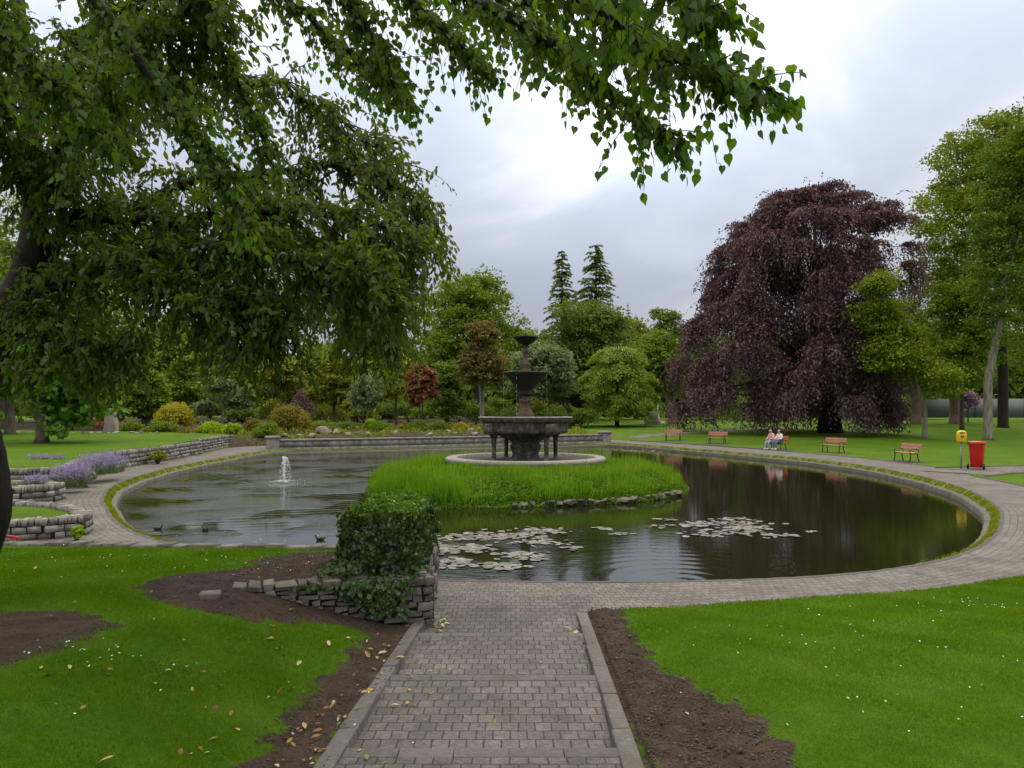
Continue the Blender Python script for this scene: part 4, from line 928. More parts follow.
# copper beech ---------------------------------------------------------------
def beech():
    d0 = 72.0; s = d0/F; tb = cbase(830, d0)
    root = empty('copper_beech', tb, 0, 'huge weeping copper beech with dark purple leaves reaching the ground', 'tree', 'trees beyond the pond')
    # umbrella tops: crown envelope in metres (centre, radii at height)
    xc = (798-CX)*s
    zz = np.array([.6, 3, 6, 9, 11.5, 14, 17, 19, 21, 22.5]); rl = np.array([11.3, 11.3, 11.2, 11.0, 9.6, 8.4, 7.4, 6.2, 4.2, 1.2]); rrr = np.array([7, 7.4, 8.2, 8.8, 9, 9.2, 9.5, 9.3, 8.4, 5.0])
    tops = []
    for i in range(340):
        z = 2.3+20*rng.random()**1.0; a = rng.uniform(0, 6.283); l_, r_ = np.interp(z, zz, rl), np.interp(z, zz, rrr); r0 = (l_ if math.cos(a) < 0 else r_)
        ry = (l_+r_)/2; q = rng.uniform(.72, .99) if rng.random() < .72 else rng.uniform(.2, .7)
        tops.append((xc+r0*math.cos(a)*q, d0+ry*math.sin(a)*q, z+.4, a))
    for i in range(26):
        a = rng.uniform(0, 6.283); q = rng.uniform(0, .8); ex = 8.8*math.cos(a)*q+1.4; tops.append((xc+ex, d0+8*math.sin(a)*q, 22.2-2.2*max(0, q-.3)*(1 if math.cos(a) > 0 else 2.6)+rng.normal(0, .35), a))
    PP = []; UU = []; tn = []; b = MB()
    for (x, y, z, a) in tops:
        ns = 66; tc_ = rng.normal(0, .17); ru = rng.uniform(1.3, 2.5)
        hi = z > 19
        for k in range(ns):
            aa = a+rng.normal(0, 1.1); r_ = ru*rng.uniform(.2, 1); dl = rng.uniform(1.0, 3.4)*(.55 if hi else 1); m = rng.integers(12, 20)
            t = np.linspace(0, 1, m); out_ = r_*(1-(1-t)**1.8); dz = .5*np.sin(t*2.2)*(.6 if not hi else .9)-dl*t**2.0
            P = np.stack([x+out_*math.cos(aa), y+out_*math.sin(aa), z+dz], 1)+rng.normal(0, .09, (m, 3)); PP.append(P)
            T1 = np.gradient(P, axis=0)+rng.normal(0, .12, (m, 3)); UU.append(T1); tn.append(np.clip(rng.normal(.45+tc_, .16, m), 0, 1))
    for i in range(520):
        x, y, z, a = tops[rng.integers(len(tops))]
        dv = unit(np.array([math.cos(a)*1.2, math.sin(a)*1.2, rng.uniform(-.2, 1.0)])+rng.normal(0, .35, 3)); m = 12; t = np.linspace(0, 1, m); ln = rng.uniform(.8, 2.0)
        P = np.array([x, y, z])+dv*1.2+dv[None]*t[:, None]*ln; P[:, 2] -= .7*ln*t**2; PP.append(P+rng.normal(0, .06, P.shape)); UU.append(np.gradient(P, axis=0)); tn.append(rng.uniform(.3, .9, m))
    P = np.concatenate(PP); U = np.concatenate(UU); t = np.concatenate(tn); k = P[:, 2] > tb[2]+.15
    P, U, t = P[k], U[k], t[k]; n = len(P); l = rng.uniform(.16, .36, n)
    leaves('crown', P, U, l, l*.46, G_purple, root, t)
    b.tube([tb, (tb[0]-.1, tb[1], tb[2]+2), (tb[0]-.6, tb[1], 8), (tb[0]-1.2, tb[1], 15), (xc+1.5, tb[1], 21)], [1.2, .9, .65, .35, .1], 12)
    for (x, y, z, a) in tops[::5]:
        f = rng.uniform(.15, .8); limb(b, (tb[0]-1.2*f, tb[1], tb[2]+1.5+f*max(2, z-4)*.9), (x, y, z), .16, .03, 7, .12, .05)
    b.build('trunk', M['bark_dark'], root, world=True, smooth=True)
beech()

# right-hand trees
RG = 'trees on the right lawn'
def rt(px, d): return cbase(px, d)
T_('young_tree', 'slim young tree with yellow green leaves in front of the copper beech', 905, 62, 262, 412, 60, G_right, .17, 300, 80, .24, style='open', base_px=925, bark='bark_pale', group=RG, ls=.24, inner=.2, nl=16, flat=.4)
T_(TR, 'tall yellow green tree rising behind the right edge of the beech', 988, 84, 104, 335, 84, G_right, .5, 680, 80, .16, group=RG, base_px=1003, bark='bark_dark', inner=.45)
T_(TR, 'deep green tree with a pale grey trunk at the right edge', 1026, 60, 90, 404, 66, G_rightdk, .32, 480, 90, .2, base_px=988, bark='bark_pale', group=RG, inner=.4)
T_(TR, 'light green leafy tree filling the gap between the slim tree and the dark trunk', 962, 80, 262, 408, 46, G_bright, .2, 230, 80, .24, group=RG, inner=.4)
T_(TR, 'old tree with a thick reddish fluted trunk and low leafy boughs at right', 950, 98, 320, 405, 42, G_bright, .75, 200, 80, .25, base_px=956, bark='bark_red', group=RG)
T_(TR, 'old tree with a stout greyish trunk left of the reddish trunk', 905, 96, 300, 405, 36, G_dark, .6, 190, 80, .26, base_px=916, bark='bark_red', group=RG)
T_(TR, 'dark green tree closing the view at the far right', 1040, 110, 200, 400, 70, G_mid, .5, 240, 80, .24, group=RG)
# lilac
T_('lilac_bush', 'flowering mauve lilac by the far fence at right', 968, 104, 388, 414, 12, leafmat('lilac', [(.06, .09, .03), (.30, .17, .34), (.5, .34, .52)], .2, .03), .08, 70, 50, .32, ls=.26, group=RG)

# left lawn maples: big leaves
def maple(px, d, ytop, ybot, hw, tr, label, zb):
    s = d/F; x = (px-CX)*s; bl = [(x+rng.uniform(-.8, .8)*hw*s, d+rng.uniform(-.6, .6)*hw*s, H+(HY-rng.uniform(ytop+20, ybot-18))*s, hw*s*.36, hw*s*.36, (ybot-ytop)*s*.19) for _ in range(12)]
    return tree('maple_tree', label, 'tree', (x, d, zb), tr, bl, 150, 75, hw*s*.27, .34, G_maple, group='maples on the left lawn', leaf='maple', aspect=.9, nl=16, bark='bark_wood', up=.1)
maple(42, 40, 295, 428, 78, .28, 'maple with broad pale leaves and a stout trunk on the left lawn', .95)
maple(10, 51, 290, 425, 50, .30, 'maple standing among white stones behind the nearer maple at left', .95)

# far woodland closing the horizon
n = 80000; a = rng.uniform(-.95, .95, n); d = rng.uniform(165, 185, n); x = d*np.tan(a*.9); base_h = 14+3*np.sin(x*.06)+2*np.sin(x*.17+1)+1.5*np.sin(x*.41)
z = 1+rng.random(n)**.8*base_h; P = np.stack([x, d, z], 1)
ls_ = rng.uniform(1.1, 2.3, n)
o = leaves('far_woodland', P, rdir(n), ls_, ls_*.7, G_dark); tag(o, 'dark green band of distant woodland closing the park', 'woodland', kind='stuff')

# ------------------------------------------------------------------ shrubs
def shrub(label, px, ybase, ytop, hw, mat, n=60, per=70, name='shrub', d=None, ls=.13, group='shrubs in the garden beds', rcf=.35, cat='shrub', zb=None, leaf='rhomb', flat=.7):
    if d is None: p = gnd(px, ybase); d = p[1]; zb = p[2]
    s = d/F; x = (px-CX)*s; zb = (H+(HY-ybase)*s) if zb is None else zb; zt = H+(HY-ytop)*s; rz = (zt-zb)/2; hwm = hw*s
    root = empty(name, (x, d, zb), 0, label, cat, group)
    bl = np.array([(x, d, zb+rz*.85, hwm*.8, hwm*.8, rz*1.0), (x-hwm*.4, d, zb+rz*.6, hwm*.55, hwm*.6, rz*.7), (x+hwm*.4, d, zb+rz*.65, hwm*.55, hwm*.6, rz*.75)])
    bi = rng.choice(3, n, p=[.5, .25, .25]); D = rdir(n); D[:, 2] = np.abs(D[:, 2]); Cc = bl[bi, :3]+D*bl[bi, 3:6]*rng.uniform(.6, .95, n)[:, None]
    ci = np.repeat(np.arange(n), per); m = len(ci); E = rdir(m); rc = hwm*rcf; P = Cc[ci]+E*(rc*rng.random(m)**.4)[:, None]*np.array([1, 1, flat]); k = P[:, 2] > zb+.02; P, E, ci = P[k], E[k], ci[k]; m = len(P)
    l = ls*rng.uniform(.6, 1.4, m); leaves('foliage', P, rdir(m), l, l*.55, mat, root, np.clip(rng.normal(.5, .2, m)+rng.normal(0, .13, n)[ci], 0, 1), leaf, unit(E+rng.normal(0, .5, (m, 3))))
    b = MB()
    for i in range(7): limb(b, (x, d, zb-.05), Cc[rng.integers(n)], .04, .01, 5, .0, .08, 5)
    b.build('stems', M['bark'], root, world=True); return root
shrub('large round bush with orange tinted new leaves above the far corner of the wall', 289, 438, 402, 21, G_orange, 110, 80, d=61, ls=.16)
shrub('yellow green rounded bush in the middle of the left border', 174, 434, 399, 19, G_yel, 90, 80, d=59, ls=.16)
shrub('low glossy dark green bush in front of the yellow bush', 163, 437, 419, 16, G_mid, 60, 70, d=57)
shrub('clipped lime green mound left of the thick pale trunk', 212, 438, 421, 16, G_lime, 60, 80, d=56)
shrub('small clipped lime green ball right of the thick pale trunk', 233, 438, 421, 9, G_lime, 45, 80, d=56.5)
shrub('low brownish orange heather in front of the clipped mound', 192, 438, 428, 12, G_orange, 40, 60, d=55.5)
shrub('spreading green bush at the far left corner of the pond', 268, 441, 422, 15, G_mid, 60, 70, d=57)
shrub('rusty little bush among rocks near the wall end', 255, 436, 414, 11, G_orange, 45, 60, d=62)
shrub('low green bush below the olive trees on the rockery', 322, 434, 420, 16, G_mid, 55, 60, d=67)
shrub('low dark green hedge-like bush in the rockery', 347, 433, 421, 14, G_dark, 50, 60, d=68)
shrub('bright lime leaved bush beside the dark bush on the rockery', 371, 433, 417, 8, G_lime, 40, 60, d=67)
shrub('rounded dark green bush right of the lime bush on the rockery', 381, 436, 418, 12, G_mid, 60, 70, d=66)
shrub('green bush under the red maple', 420, 436, 419, 13, G_mid, 60, 60, d=67.5)
shrub('olive tinted bush left of the bush under the red maple', 405, 436, 421, 8, G_olive, 40, 60, d=67)
shrub('leafy green bush right of the bush under the red maple', 438, 435, 418, 12, G_mid, 50, 60, d=68.5)
shrub('small yellowish bush left of the fountain table', 461, 436, 421, 9, G_yel, 45, 60, d=68)
shrub('dark purple leaved bush in the garden behind the orange tinted bush', 302, 425, 388, 14, G_purple, 60, 70, d=73)
shrub('yellow flowering broom in the far garden', 347, 412, 396, 5, G_yel, 30, 50, d=75, zb=2.4)
shrub('shaded green bush behind the far end of the left lawn', 130, 435, 420, 14, G_mid, 50, 60, d=62)
shrub('low reddish ground cover by the rocks behind the left lawn', 145, 437, 427, 8, G_orange, 30, 50, d=57)
shrub('green bush behind the far lawn at the foot of the silvery tree', 515, 424, 405, 20, G_dark, 60, 60, d=84)
shrub('dark green bush behind the bare trunks at the fountain right side', 560, 422, 402, 18, G_dark, 60, 60, d=92)
shrub('dark evergreen clump behind the light green layered tree', 640, 420, 396, 26, G_dark, 80, 70, d=120, ls=.25)
shrub('dark evergreen clump far behind the spired conifers trunk', 590, 420, 394, 24, G_dark, 80, 70, d=122, ls=.25)
shrub('dark undergrowth beneath the far side of the beech', 880, 421, 390, 40, G_dark, 120, 70, d=116, ls=.3)
shrub('dark undergrowth at the far side of the lawn under the beech', 760, 420, 398, 60, G_dark, 120, 70, d=112, ls=.3)
shrub('green weed clump on the bed wall end at left', 77, 537, 525, 8, G_lime, 24, 40, d=15.1, zb=0, ls=.07, group='plants on the left walls')
shrub('green creeper hanging over the curved wall beyond the lavender', 158, 463, 450, 10, G_olive, 30, 50, d=36.5, zb=.05, ls=.10, group='plants on the left walls')
shrub('green foliage between the two lavender clumps', 86, 481, 466, 10, G_mid, 40, 60, d=25.5, zb=.05, ls=.09, group='plants on the left walls')
for q_ in UG:
    shrub('shaded undergrowth bush in the wood behind the garden beds', q_[0], q_[2], q_[3], q_[4], [G_dark, G_mid, G_dark, G_olive][rng.integers(4)], 42, 60, name='undergrowth_bush', d=q_[1], ls=.24, group='undergrowth in the wood', zb=q_[5])
n = 34000; x = rng.uniform(-24, 7, n); y = 51+.481*(x+15.9)+rng.uniform(4.6, 26, n); k = (np.sin(x*.9+y*.5)*np.sin(y*.7-x*.3)+.5*np.sin(x*2.3)*np.sin(y*1.9)+rng.normal(0, .25, n)) > .0; x, y = x[k], y[k]; n = len(x)
hh2 = np.abs(np.sin(x*1.7)*np.sin(y*1.3))*.45+.05
P = np.stack([x, y, hout(x, y)+rng.random(n)*hh2], 1); l = rng.uniform(.10, .24, n)
o = leaves('ground_cover', P, rdir(n), l, l*.6, G_olive, None, rng.random(n)); tag(o, 'low mixed ground cover plants between the rocks behind the pond wall', 'ground cover', kind='stuff')
# lavender / catmint
M['lav'] = leafmat('lavender_flower', [(.10, .12, .08), (.26, .20, .45), (.42, .33, .62)], .2, .03, 3)
def lavender(label, x, y, w_, dep, z0, h, n):
    root = empty('lavender', (x, y, z0), 0, label, 'flowers', 'lavender on the left bank')
    aa_ = rng.uniform(0, 6.283, n); qq_ = np.sqrt(rng.random(n))*.5; P = np.stack([x+w_*qq_*np.cos(aa_), y+dep*qq_*np.sin(aa_), np.full(n, z0)], 1)
    U = unit(np.stack([rng.normal(0, .35, n), rng.normal(0, .35, n), np.ones(n)], 1)); l = h*rng.uniform(.6, 1.1, n)
    leaves('stems', P, U, l, .02, G_silver, root, None, 'blade')
    k = np.repeat(np.arange(n), 9); m = len(k); Q = P[k]+U[k]*(l[k]*rng.uniform(.45, 1.05, m))[:, None]+rng.normal(0, .02, (m, 3)); s = rng.uniform(.02, .05, m)
    leaves('flowers', Q, rdir(m), s, s*.8, M['lav'], root, rng.uniform(.35, 1, m))
lavender('large mauve lavender clump spilling over the wall by the path', -14.85, 27.6, 1.05, 2.2, .30, .75, 800)
lavender('nearer lavender clump at the rounded wall end, left of the larger one', -13.75, 23.9, .75, .9, .2, .75, 450)
lavender('sparse lavender tuft on the middle bed wall', -13.9, 22.2, .6, .4, .38, .35, 120)
lavender('thin strip of lavender along the lawn edge at far left', -17.5, 28.6, 1.5, .35, .72, .22, 110)

# ivy block on the pier ------------------------------------------------------
root = empty('ivy', (-1.62, 10.2, .55), 0, 'dense block of dark glossy ivy on top of the pier left of the steps', 'ivy')
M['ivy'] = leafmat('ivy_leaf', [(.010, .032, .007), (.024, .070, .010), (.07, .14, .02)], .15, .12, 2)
M['ivytop'] = leafmat('ivy_top_leaf', [(.03, .09, .010), (.07, .17, .015), (.13, .25, .03)], .25, .07, 2)  # lighter, yellower green than the side leaves
x0, x1, y0, y1, z0, z1 = -2.05, -1.15, 9.24, 11.2, .50, 1.32
n = 17000; P = []; Nn = []
def face(k, f):
    q = rng.random((k, 2)); P.append(f(q[:, 0], q[:, 1])[0]); Nn.append(np.tile(f(q[:, 0], q[:, 1])[1], (k, 1)))
bumpf = lambda a, b_: .06*np.sin(a*9+b_*3)*np.sin(b_*8+1)+.035*np.sin(a*21)*np.sin(b_*17)
face(5200, lambda a, b_: (np.stack([x0+(x1-x0)*a, y0-bumpf(a, b_)+.10*(np.abs(b_-.5)*2)**4+0*a, z0+(z1-z0)*b_], 1), (0, -1, .25)))
face(3800, lambda a, b_: (np.stack([x1+bumpf(a, b_)-.08*(np.abs(b_-.5)*2)**4, y0+(y1-y0)*a, z0+(z1-z0)*b_], 1), (1, 0, .25)))
face(3000, lambda a, b_: (np.stack([x0+bumpf(a, b_), y0+(y1-y0)*a, z0+(z1-z0)*b_], 1), (-1, 0, .25)))
face(1500, lambda a, b_: (np.stack([x0+(x1-x0)*a, y1+bumpf(a, b_), z0+(z1-z0)*b_], 1), (0, 1, .25)))
P = np.concatenate(P); Nn = np.concatenate(Nn); n = len(P)
P += rng.normal(0, .035, P.shape); P[:, 0] += (P[:, 2] < .8)*0
Nn = unit(Nn+rng.normal(0, .4, Nn.shape)); U = np.tile([0, 0, -1.0], (n, 1))+rng.normal(0, .5, (n, 3)); l = rng.uniform(.035, .07, n)
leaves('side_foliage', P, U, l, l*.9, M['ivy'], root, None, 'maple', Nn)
n = 7500; a, b_ = rng.random(n), rng.random(n); P = np.stack([x0+(x1-x0)*a, y0+(y1-y0)*b_, z1+bumpf(a, b_)-.10*(np.abs(a-.5)*2)**5-.10*(np.abs(b_-.5)*2)**5+rng.normal(0, .035, n)+.02], 1)
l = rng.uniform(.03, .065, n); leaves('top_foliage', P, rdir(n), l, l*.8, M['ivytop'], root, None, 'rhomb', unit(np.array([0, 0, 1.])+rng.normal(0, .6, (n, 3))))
b = MB(); b.box(((x0+x1)/2, (y0+y1)/2, (z0+z1)/2), (x1-x0-.18, y1-y0-.18, z1-z0-.14)); b.build('woody_core', M['mortar'], root, world=True)
# trailing ivy down the pier and along wall
PP = []
for i in range(38):
    xs = rng.uniform(-1.95, -1.25) if i < 34 else rng.uniform(-2.45, -2.05); yf = wl0[1]+(xs-wl0[0])*(wl1[1]-wl0[1])/(wl1[0]-wl0[0])-.2
    if i < 34: ztop, zbt = .62, rng.uniform(.12, .5) if -1.75 < xs < -1.3 else rng.uniform(.38, .55)
    else: ztop, zbt = .62, rng.uniform(.5, .6)
    m = int(70*(ztop-zbt)/.4)+12; t = rng.random(m); PP.append(np.stack([xs+rng.normal(0, .06, m)+.03*np.sin(t*7), yf+rng.normal(0, .025, m)+.10*(t < .15), ztop-(ztop-zbt)*t], 1))
m = 420; q = .62+.38*rng.random(m); xs = -3.0+1.2*q; PP.append(np.stack([xs, 8.78+(xs+2.5)*.34+rng.uniform(-.1, .55, m), .60+rng.uniform(0, .10, m)+.10*q], 1))
P = np.concatenate(PP); n = len(P); l = rng.uniform(.035, .07, n); leaves('trailing_foliage', P, np.tile([0, -.3, -1.0], (n, 1))+rng.normal(0, .5, (n, 3)), l, l*.9, M['ivy'], root, None, 'maple', unit(np.array([0, -1, .3])+rng.normal(0, .4, (n, 3))))

# ------------------------------------------------------------------ foreground leaning tree
leafF = leafmat('leaning_tree_leaf', [(.016, .050, .006), (.045, .108, .011), (.13, .20, .035)], .45, .07, 1.0)
leafYd = leafmat('dying_leaf', [(.20, .10, .02), (.32, .17, .03), (.40, .26, .05)], .3, .05)
def fgtree():
    base = PX(-62, 620, 8.0); base[2] = .62
    root = empty('leaning_tree', tuple(base), 0, 'leaning dark trunked tree at the left edge with long drooping leaves', 'tree')
    b = MB(); tp = [base-[0, 0, .2], PX(-30, 540, 8), PX(-17, 485, 8), PX(-32, 430, 8.05), PX(-24, 375, 8.15), PX(6, 322, 8.3), PX(30, 270, 8.5), PX(36, 220, 8.7), PX(30, 120, 9), PX(20, 20, 9.4), PX(10, -120, 9.8)]
    rt_ = [.42, .32, .29, .26, .22, .21, .17, .13, .10, .07, .04]; tp = np.array(tp); ti_ = np.linspace(0, 10, 61); tq_ = np.stack([np.interp(ti_, np.arange(11), tp[:, i]) for i in range(3)], 1)
    for _ in range(5): tq_[1:-1] = tq_[:-2]*.25+tq_[1:-1]*.5+tq_[2:]*.25
    tq_[1:-1] += rng.normal(0, .006, (59, 3)); b.tube(tq_, np.interp(ti_, np.arange(11), rt_)*(1+.04*np.sin(ti_*5)), 16)
    # limbs as chains of (px, py, distance)
    limbs = [
     ([(22, 310, 8.3), (60, 282, 8.2), (110, 262, 8), (170, 248, 7.8), (235, 250, 7.6), (300, 262, 7.4), (345, 272, 7.3), (380, 290, 7.2)], .085),
     ([(30, 275, 8.5), (70, 236, 8.8), (130, 205, 9), (200, 180, 9.2), (280, 170, 9.2), (350, 168, 9), (395, 185, 8.9), (415, 220, 8.8)], .085),
     ([(18, 318, 8.3), (50, 325, 8.0), (90, 345, 7.8), (135, 350, 7.7)], .05),
     ([(36, 215, 8.7), (90, 215, 8.3), (150, 222, 8.2), (220, 215, 8.1), (300, 208, 8), (360, 220, 7.9), (405, 240, 7.9)], .07),
     ([(34, 180, 8.8), (80, 130, 9), (140, 95, 9.3), (210, 75, 9.5), (280, 85, 9.5), (340, 120, 9.4), (390, 165, 9.3)], .07),
     ([(30, 120, 9), (70, 60, 9.2), (120, 10, 9.4), (180, -30, 9.6)], .06),
     ([(36, 215, 8.7), (60, 150, 7.8), (100, 90, 7.2), (150, 40, 6.8), (200, 0, 6.5)], .06),
     ([(30, 270, 8.5), (80, 262, 9.5), (140, 250, 10.2), (210, 262, 10.8), (280, 275, 11), (330, 300, 11), (372, 335, 10.8)], .07),
     ([(25, 60, 9.2), (-30, 0, 9), (-90, -60, 9)], .05), ([(36, 215, 8.7), (10, 150, 7.8), (-20, 90, 7.2), (-60, 40, 7)], .05),
     ([(110, 262, 8), (160, 275, 7.8), (205, 290, 7.6), (240, 305, 7.5), (262, 320, 7.4)], .04),
     ([(200, 180, 9.2), (260, 215, 9.4), (320, 250, 9.4), (365, 285, 9.3), (384, 325, 9.2)], .04),
    ]
    nodes = []
    for ch, r0 in limbs:
        p = np.array([PX(*c) for c in ch]); t = np.linspace(0, 1, len(p)); ti = np.linspace(0, 1, 22); q = np.stack([np.interp(ti, t, p[:, i]) for i in range(3)], 1); q[1:-1] += rng.normal(0, .035, (20, 3))
        b.tube(q, np.linspace(r0, .012, 22), 7); 
        for i in range(2, 22): nodes.append((q[i], unit(q[min(i+1, 21)]-q[i-1]), i/21))
    # secondary twigs
    PP = []; UU = []; tn = []; tw = MB(); 
    for (p, dr_, f) in nodes:
        if p[2] < 3.45 and p[0] < -2.2 and rng.random() < .6: continue
        for k in range(8 if p[0] > -3.4 else 7):
            dv = unit(dr_*.8+rng.normal(0, .75, 3)+np.array([0, 0, .18])); ln = rng.uniform(.2, .68); m = 7; t = np.linspace(0, 1, m)[:, None]
            q = p+dv*ln*t; q[:, 2] -= (.42*ln*t[:, 0]**2)
            tw.tube(q, np.linspace(.011, .003, m), 4, cap=False)
            for j in range(2, m):
                for _ in range(int(rng.integers(1, 3))):
                    d3 = unit(dv+rng.normal(0, .8, 3)+np.array([0, 0, -.5])); l3 = rng.uniform(.08, .26); h = 5; tq = np.linspace(.2, 1, h)[:, None]
                    c = q[j]+d3*l3*tq; c[:, 2] -= .3*l3*tq[:, 0]**2
                    for w_ in range(1):
                        PP.append(c+rng.normal(0, .012, c.shape)); UU.append(np.tile(d3, (h, 1))*.5+rng.normal(0, .45, (h, 3))+np.array([0, 0, -.75])); tn.append(np.clip(rng.normal(.45, .25, h), 0, 1))
                    if rng.random() < .35: tw.tube([q[j], c[-1]], [.004, .002], 3, cap=False)
    P = np.concatenate(PP); U = np.concatenate(UU); t = np.concatenate(tn); n = len(P)
    l = rng.uniform(.06, .115, n)
    leaves('crown', P, U, l, l*.46, leafF, root, t, 'long', unit(rng.normal(0, 1, (n, 3))+np.array([0, 0, .5])))
    k = rng.choice(n, 60); leaves('dying_leaves', P[k], U[k], l[k]*1.3, l[k]*.6, leafYd, root, None, 'long')
    b.build('trunk', M['bark_dark'], root, world=True, smooth=True); tw.build('twigs', M['bark_dark'], root, world=True)
    print('fg leaves', n)
fgtree()

# overhanging linden: branches reach in from a trunk behind and to the left of the camera
leafH = leafmat('linden_leaf', [(.018, .062, .006), (.046, .125, .010), (.11, .21, .02)], .5, .05, 1.5)
def linden():
    base = np.array([-3.2, -2.5, 1.1]); root = empty('linden_tree', tuple(base), 0, 'linden whose heart shaped leaves hang across the top of the view', 'tree')
    b = MB(); b.tube([base-[0, 0, .2], base+[0, .1, 1.5], base+[.2, .4, 4], base+[.5, .8, 7], base+[.6, 1, 10]], [.5, .36, .32, .24, .08], 12)
    hub = base+[.3, .6, 5.0]; hub2 = base+[.5, .8, 7.2]
    br = [
     [hub, PX(300, -160, 5), PX(420, -60, 5.2), PX(480, 0, 5.2), PX(530, 30, 5.0), PX(580, 60, 4.9), PX(620, 100, 4.8), PX(655, 122, 4.7), PX(684, 142, 4.6)],
     [hub, PX(330, -200, 4), PX(470, -90, 4.2), PX(560, -20, 4.1), PX(620, 25, 4.0), PX(680, 65, 3.9), PX(722, 76, 3.8), PX(768, 90, 3.7)],
     [hub, PX(400, -220, 3.4), PX(560, -110, 3.6), PX(650, -40, 3.6), PX(690, -8, 3.6), PX(720, 12, 3.6)],
     [hub, PX(200, -120, 6), PX(260, -30, 6.5), PX(320, 30, 6.6), PX(370, 65, 6.6), PX(410, 100, 6.5)],
     [hub, PX(260, -130, 5.6), PX(370, -40, 6), PX(420, 10, 6), PX(460, 45, 6), PX(490, 72, 5.9)],
     [hub2, PX(120, -140, 6.5), PX(180, -30, 6.8), PX(220, 50, 6.8), PX(250, 110, 6.7), PX(275, 170, 6.6)],
     [hub2, PX(40, -120, 5.6), PX(80, -20, 5.8), PX(130, 50, 5.8), PX(180, 110, 5.7), PX(220, 170, 5.7), PX(250, 225, 5.6)],
     [hub2, PX(-60, -100, 5), PX(-20, 0, 5.2), PX(30, 60, 5.2), PX(80, 105, 5.2), PX(120, 150, 5.2)],
     [hub, PX(330, -120, 5.2), PX(440, -50, 5.6), PX(520, 0, 5.6), PX(560, 40, 5.6), PX(590, 75, 5.5)],
     [hub, PX(300, -140, 6.2), PX(400, -60, 6.8), PX(450, -10, 7), PX(510, 20, 7), PX(560, 40, 7)],
     [hub2, PX(200, -160, 5.2), PX(300, -60, 5.6), PX(350, 0, 5.8), PX(380, 50, 5.8), PX(395, 90, 5.7)],
     [hub, PX(430, -160, 4.4), PX(540, -60, 4.6), PX(600, -10, 4.7), PX(640, 30, 4.7), PX(670, 50, 4.6)],
    ]
    wts = [1.2, 1.1, .9, 1.2, 1.2, 1.4, 1.8, 1.9, 1.3, 1.4, 1.3, 1.0]
    PP = []; UU = []; tw = MB(); NNo = []
    for ch, wt in zip(br, wts):
        p = np.array(ch); t = np.linspace(0, 1, len(p)); ti = np.linspace(0, 1, 40); q = np.stack([np.interp(ti, t, p[:, i]) for i in range(3)], 1)
        k = np.array([.25, .5, .25]); 
        for _ in range(3): q[1:-1] = q[:-2]*.25+q[1:-1]*.5+q[2:]*.25
        q[1:-1] += rng.normal(0, .012, (38, 3)); b.tube(q, np.linspace(.07, .004, 40), 7)
        for i in range(14, 40):
            dr_ = unit(q[i]-q[i-1]); tip = i > 34
            for kk in range(int(round((4 if not tip else 2)*wt+rng.random()*.8))):
                dv = unit(dr_*1.0+rng.normal(0, .6, 3)+np.array([0, 0, -.25])); ln = rng.uniform(.12, .42)*(.6 if tip else 1)
                m = 7; tq = np.linspace(0, 1, m)[:, None]; c = q[i]+dv*ln*tq; c[:, 2] -= .30*ln*tq[:, 0]**2; tw.tube(c, np.linspace(.004, .0015, m), 4, cap=False)
                for j in range(1, m):
                    for _ in range(1 if rng.random() < .7 else 2):
                        PP.append(c[j]+rng.normal(0, .02, 3)); UU.append(dv*.5+rng.normal(0, .4, 3)+np.array([0, 0, -.9]))
            if i == 39: PP.append(q[i]); UU.append(dr_+np.array([0, 0, -.4]))
    P = np.array(PP); U = np.array(UU); n = len(P); l = rng.uniform(.034, .070, n)
    Nn = unit(rng.normal(0, .7, (n, 3))+np.array([0, -.7, .35]))
    leaves('crown', P, U, l, l*.86, leafH, root, None, 'heart', Nn)
    b.build('trunk', M['bark_dark'], root, world=True, smooth=True); tw.build('twigs', M['bark_dark'], root, world=True)
    print('linden leaves', n)
linden()

# ------------------------------------------------------------------ rocks in the rockery and along the lawn
LB = ['low flat pale stone in the far rockery behind the pond wall', ]
for i, (px, py, s) in enumerate([(262, 436, .8), (276, 438, .6), (325, 433, .9), (337, 433, .8), (300, 436, .4), (358, 434, .55), (312, 436, .5), (368, 435, .5), (392, 437, .4), (430, 436, .5), (449, 434, .5), (455, 436, .4), (470, 433, .5), (474, 436, .45), (500, 435, .5), (395, 434, .4), (285, 436, .5), (348, 435, .4), (440, 437, .35), (412, 437, .35)]):
    tx_ = (px-CX)/F; d = (WA[1]+.481*(-WA[0]))/(1-.481*tx_)+6.2+(437-py)*.9; x = tx_*d; z = float(hout(x, d))+.10
    rock((x, d, z), (s*1.0, s*.7, s*.52), 'pale rough rock in the rockery behind the long pond wall', 'rockery stones')
for i, (px, s) in enumerate([(8, .7), (18, .6), (29, .6), (62, .5), (74, .4), (92, .6), (100, .5), (108, .45), (116, .55), (134, .6), (141, .7), (150, .4), (158, .5)]):
    d = 54.0; x = (px-CX)/F*d; rock((x, d, .95), (s*.6, s*.4, s*.34), 'whitish boulder in the row along the far edge of the left lawn', 'boulders edging the left lawn')

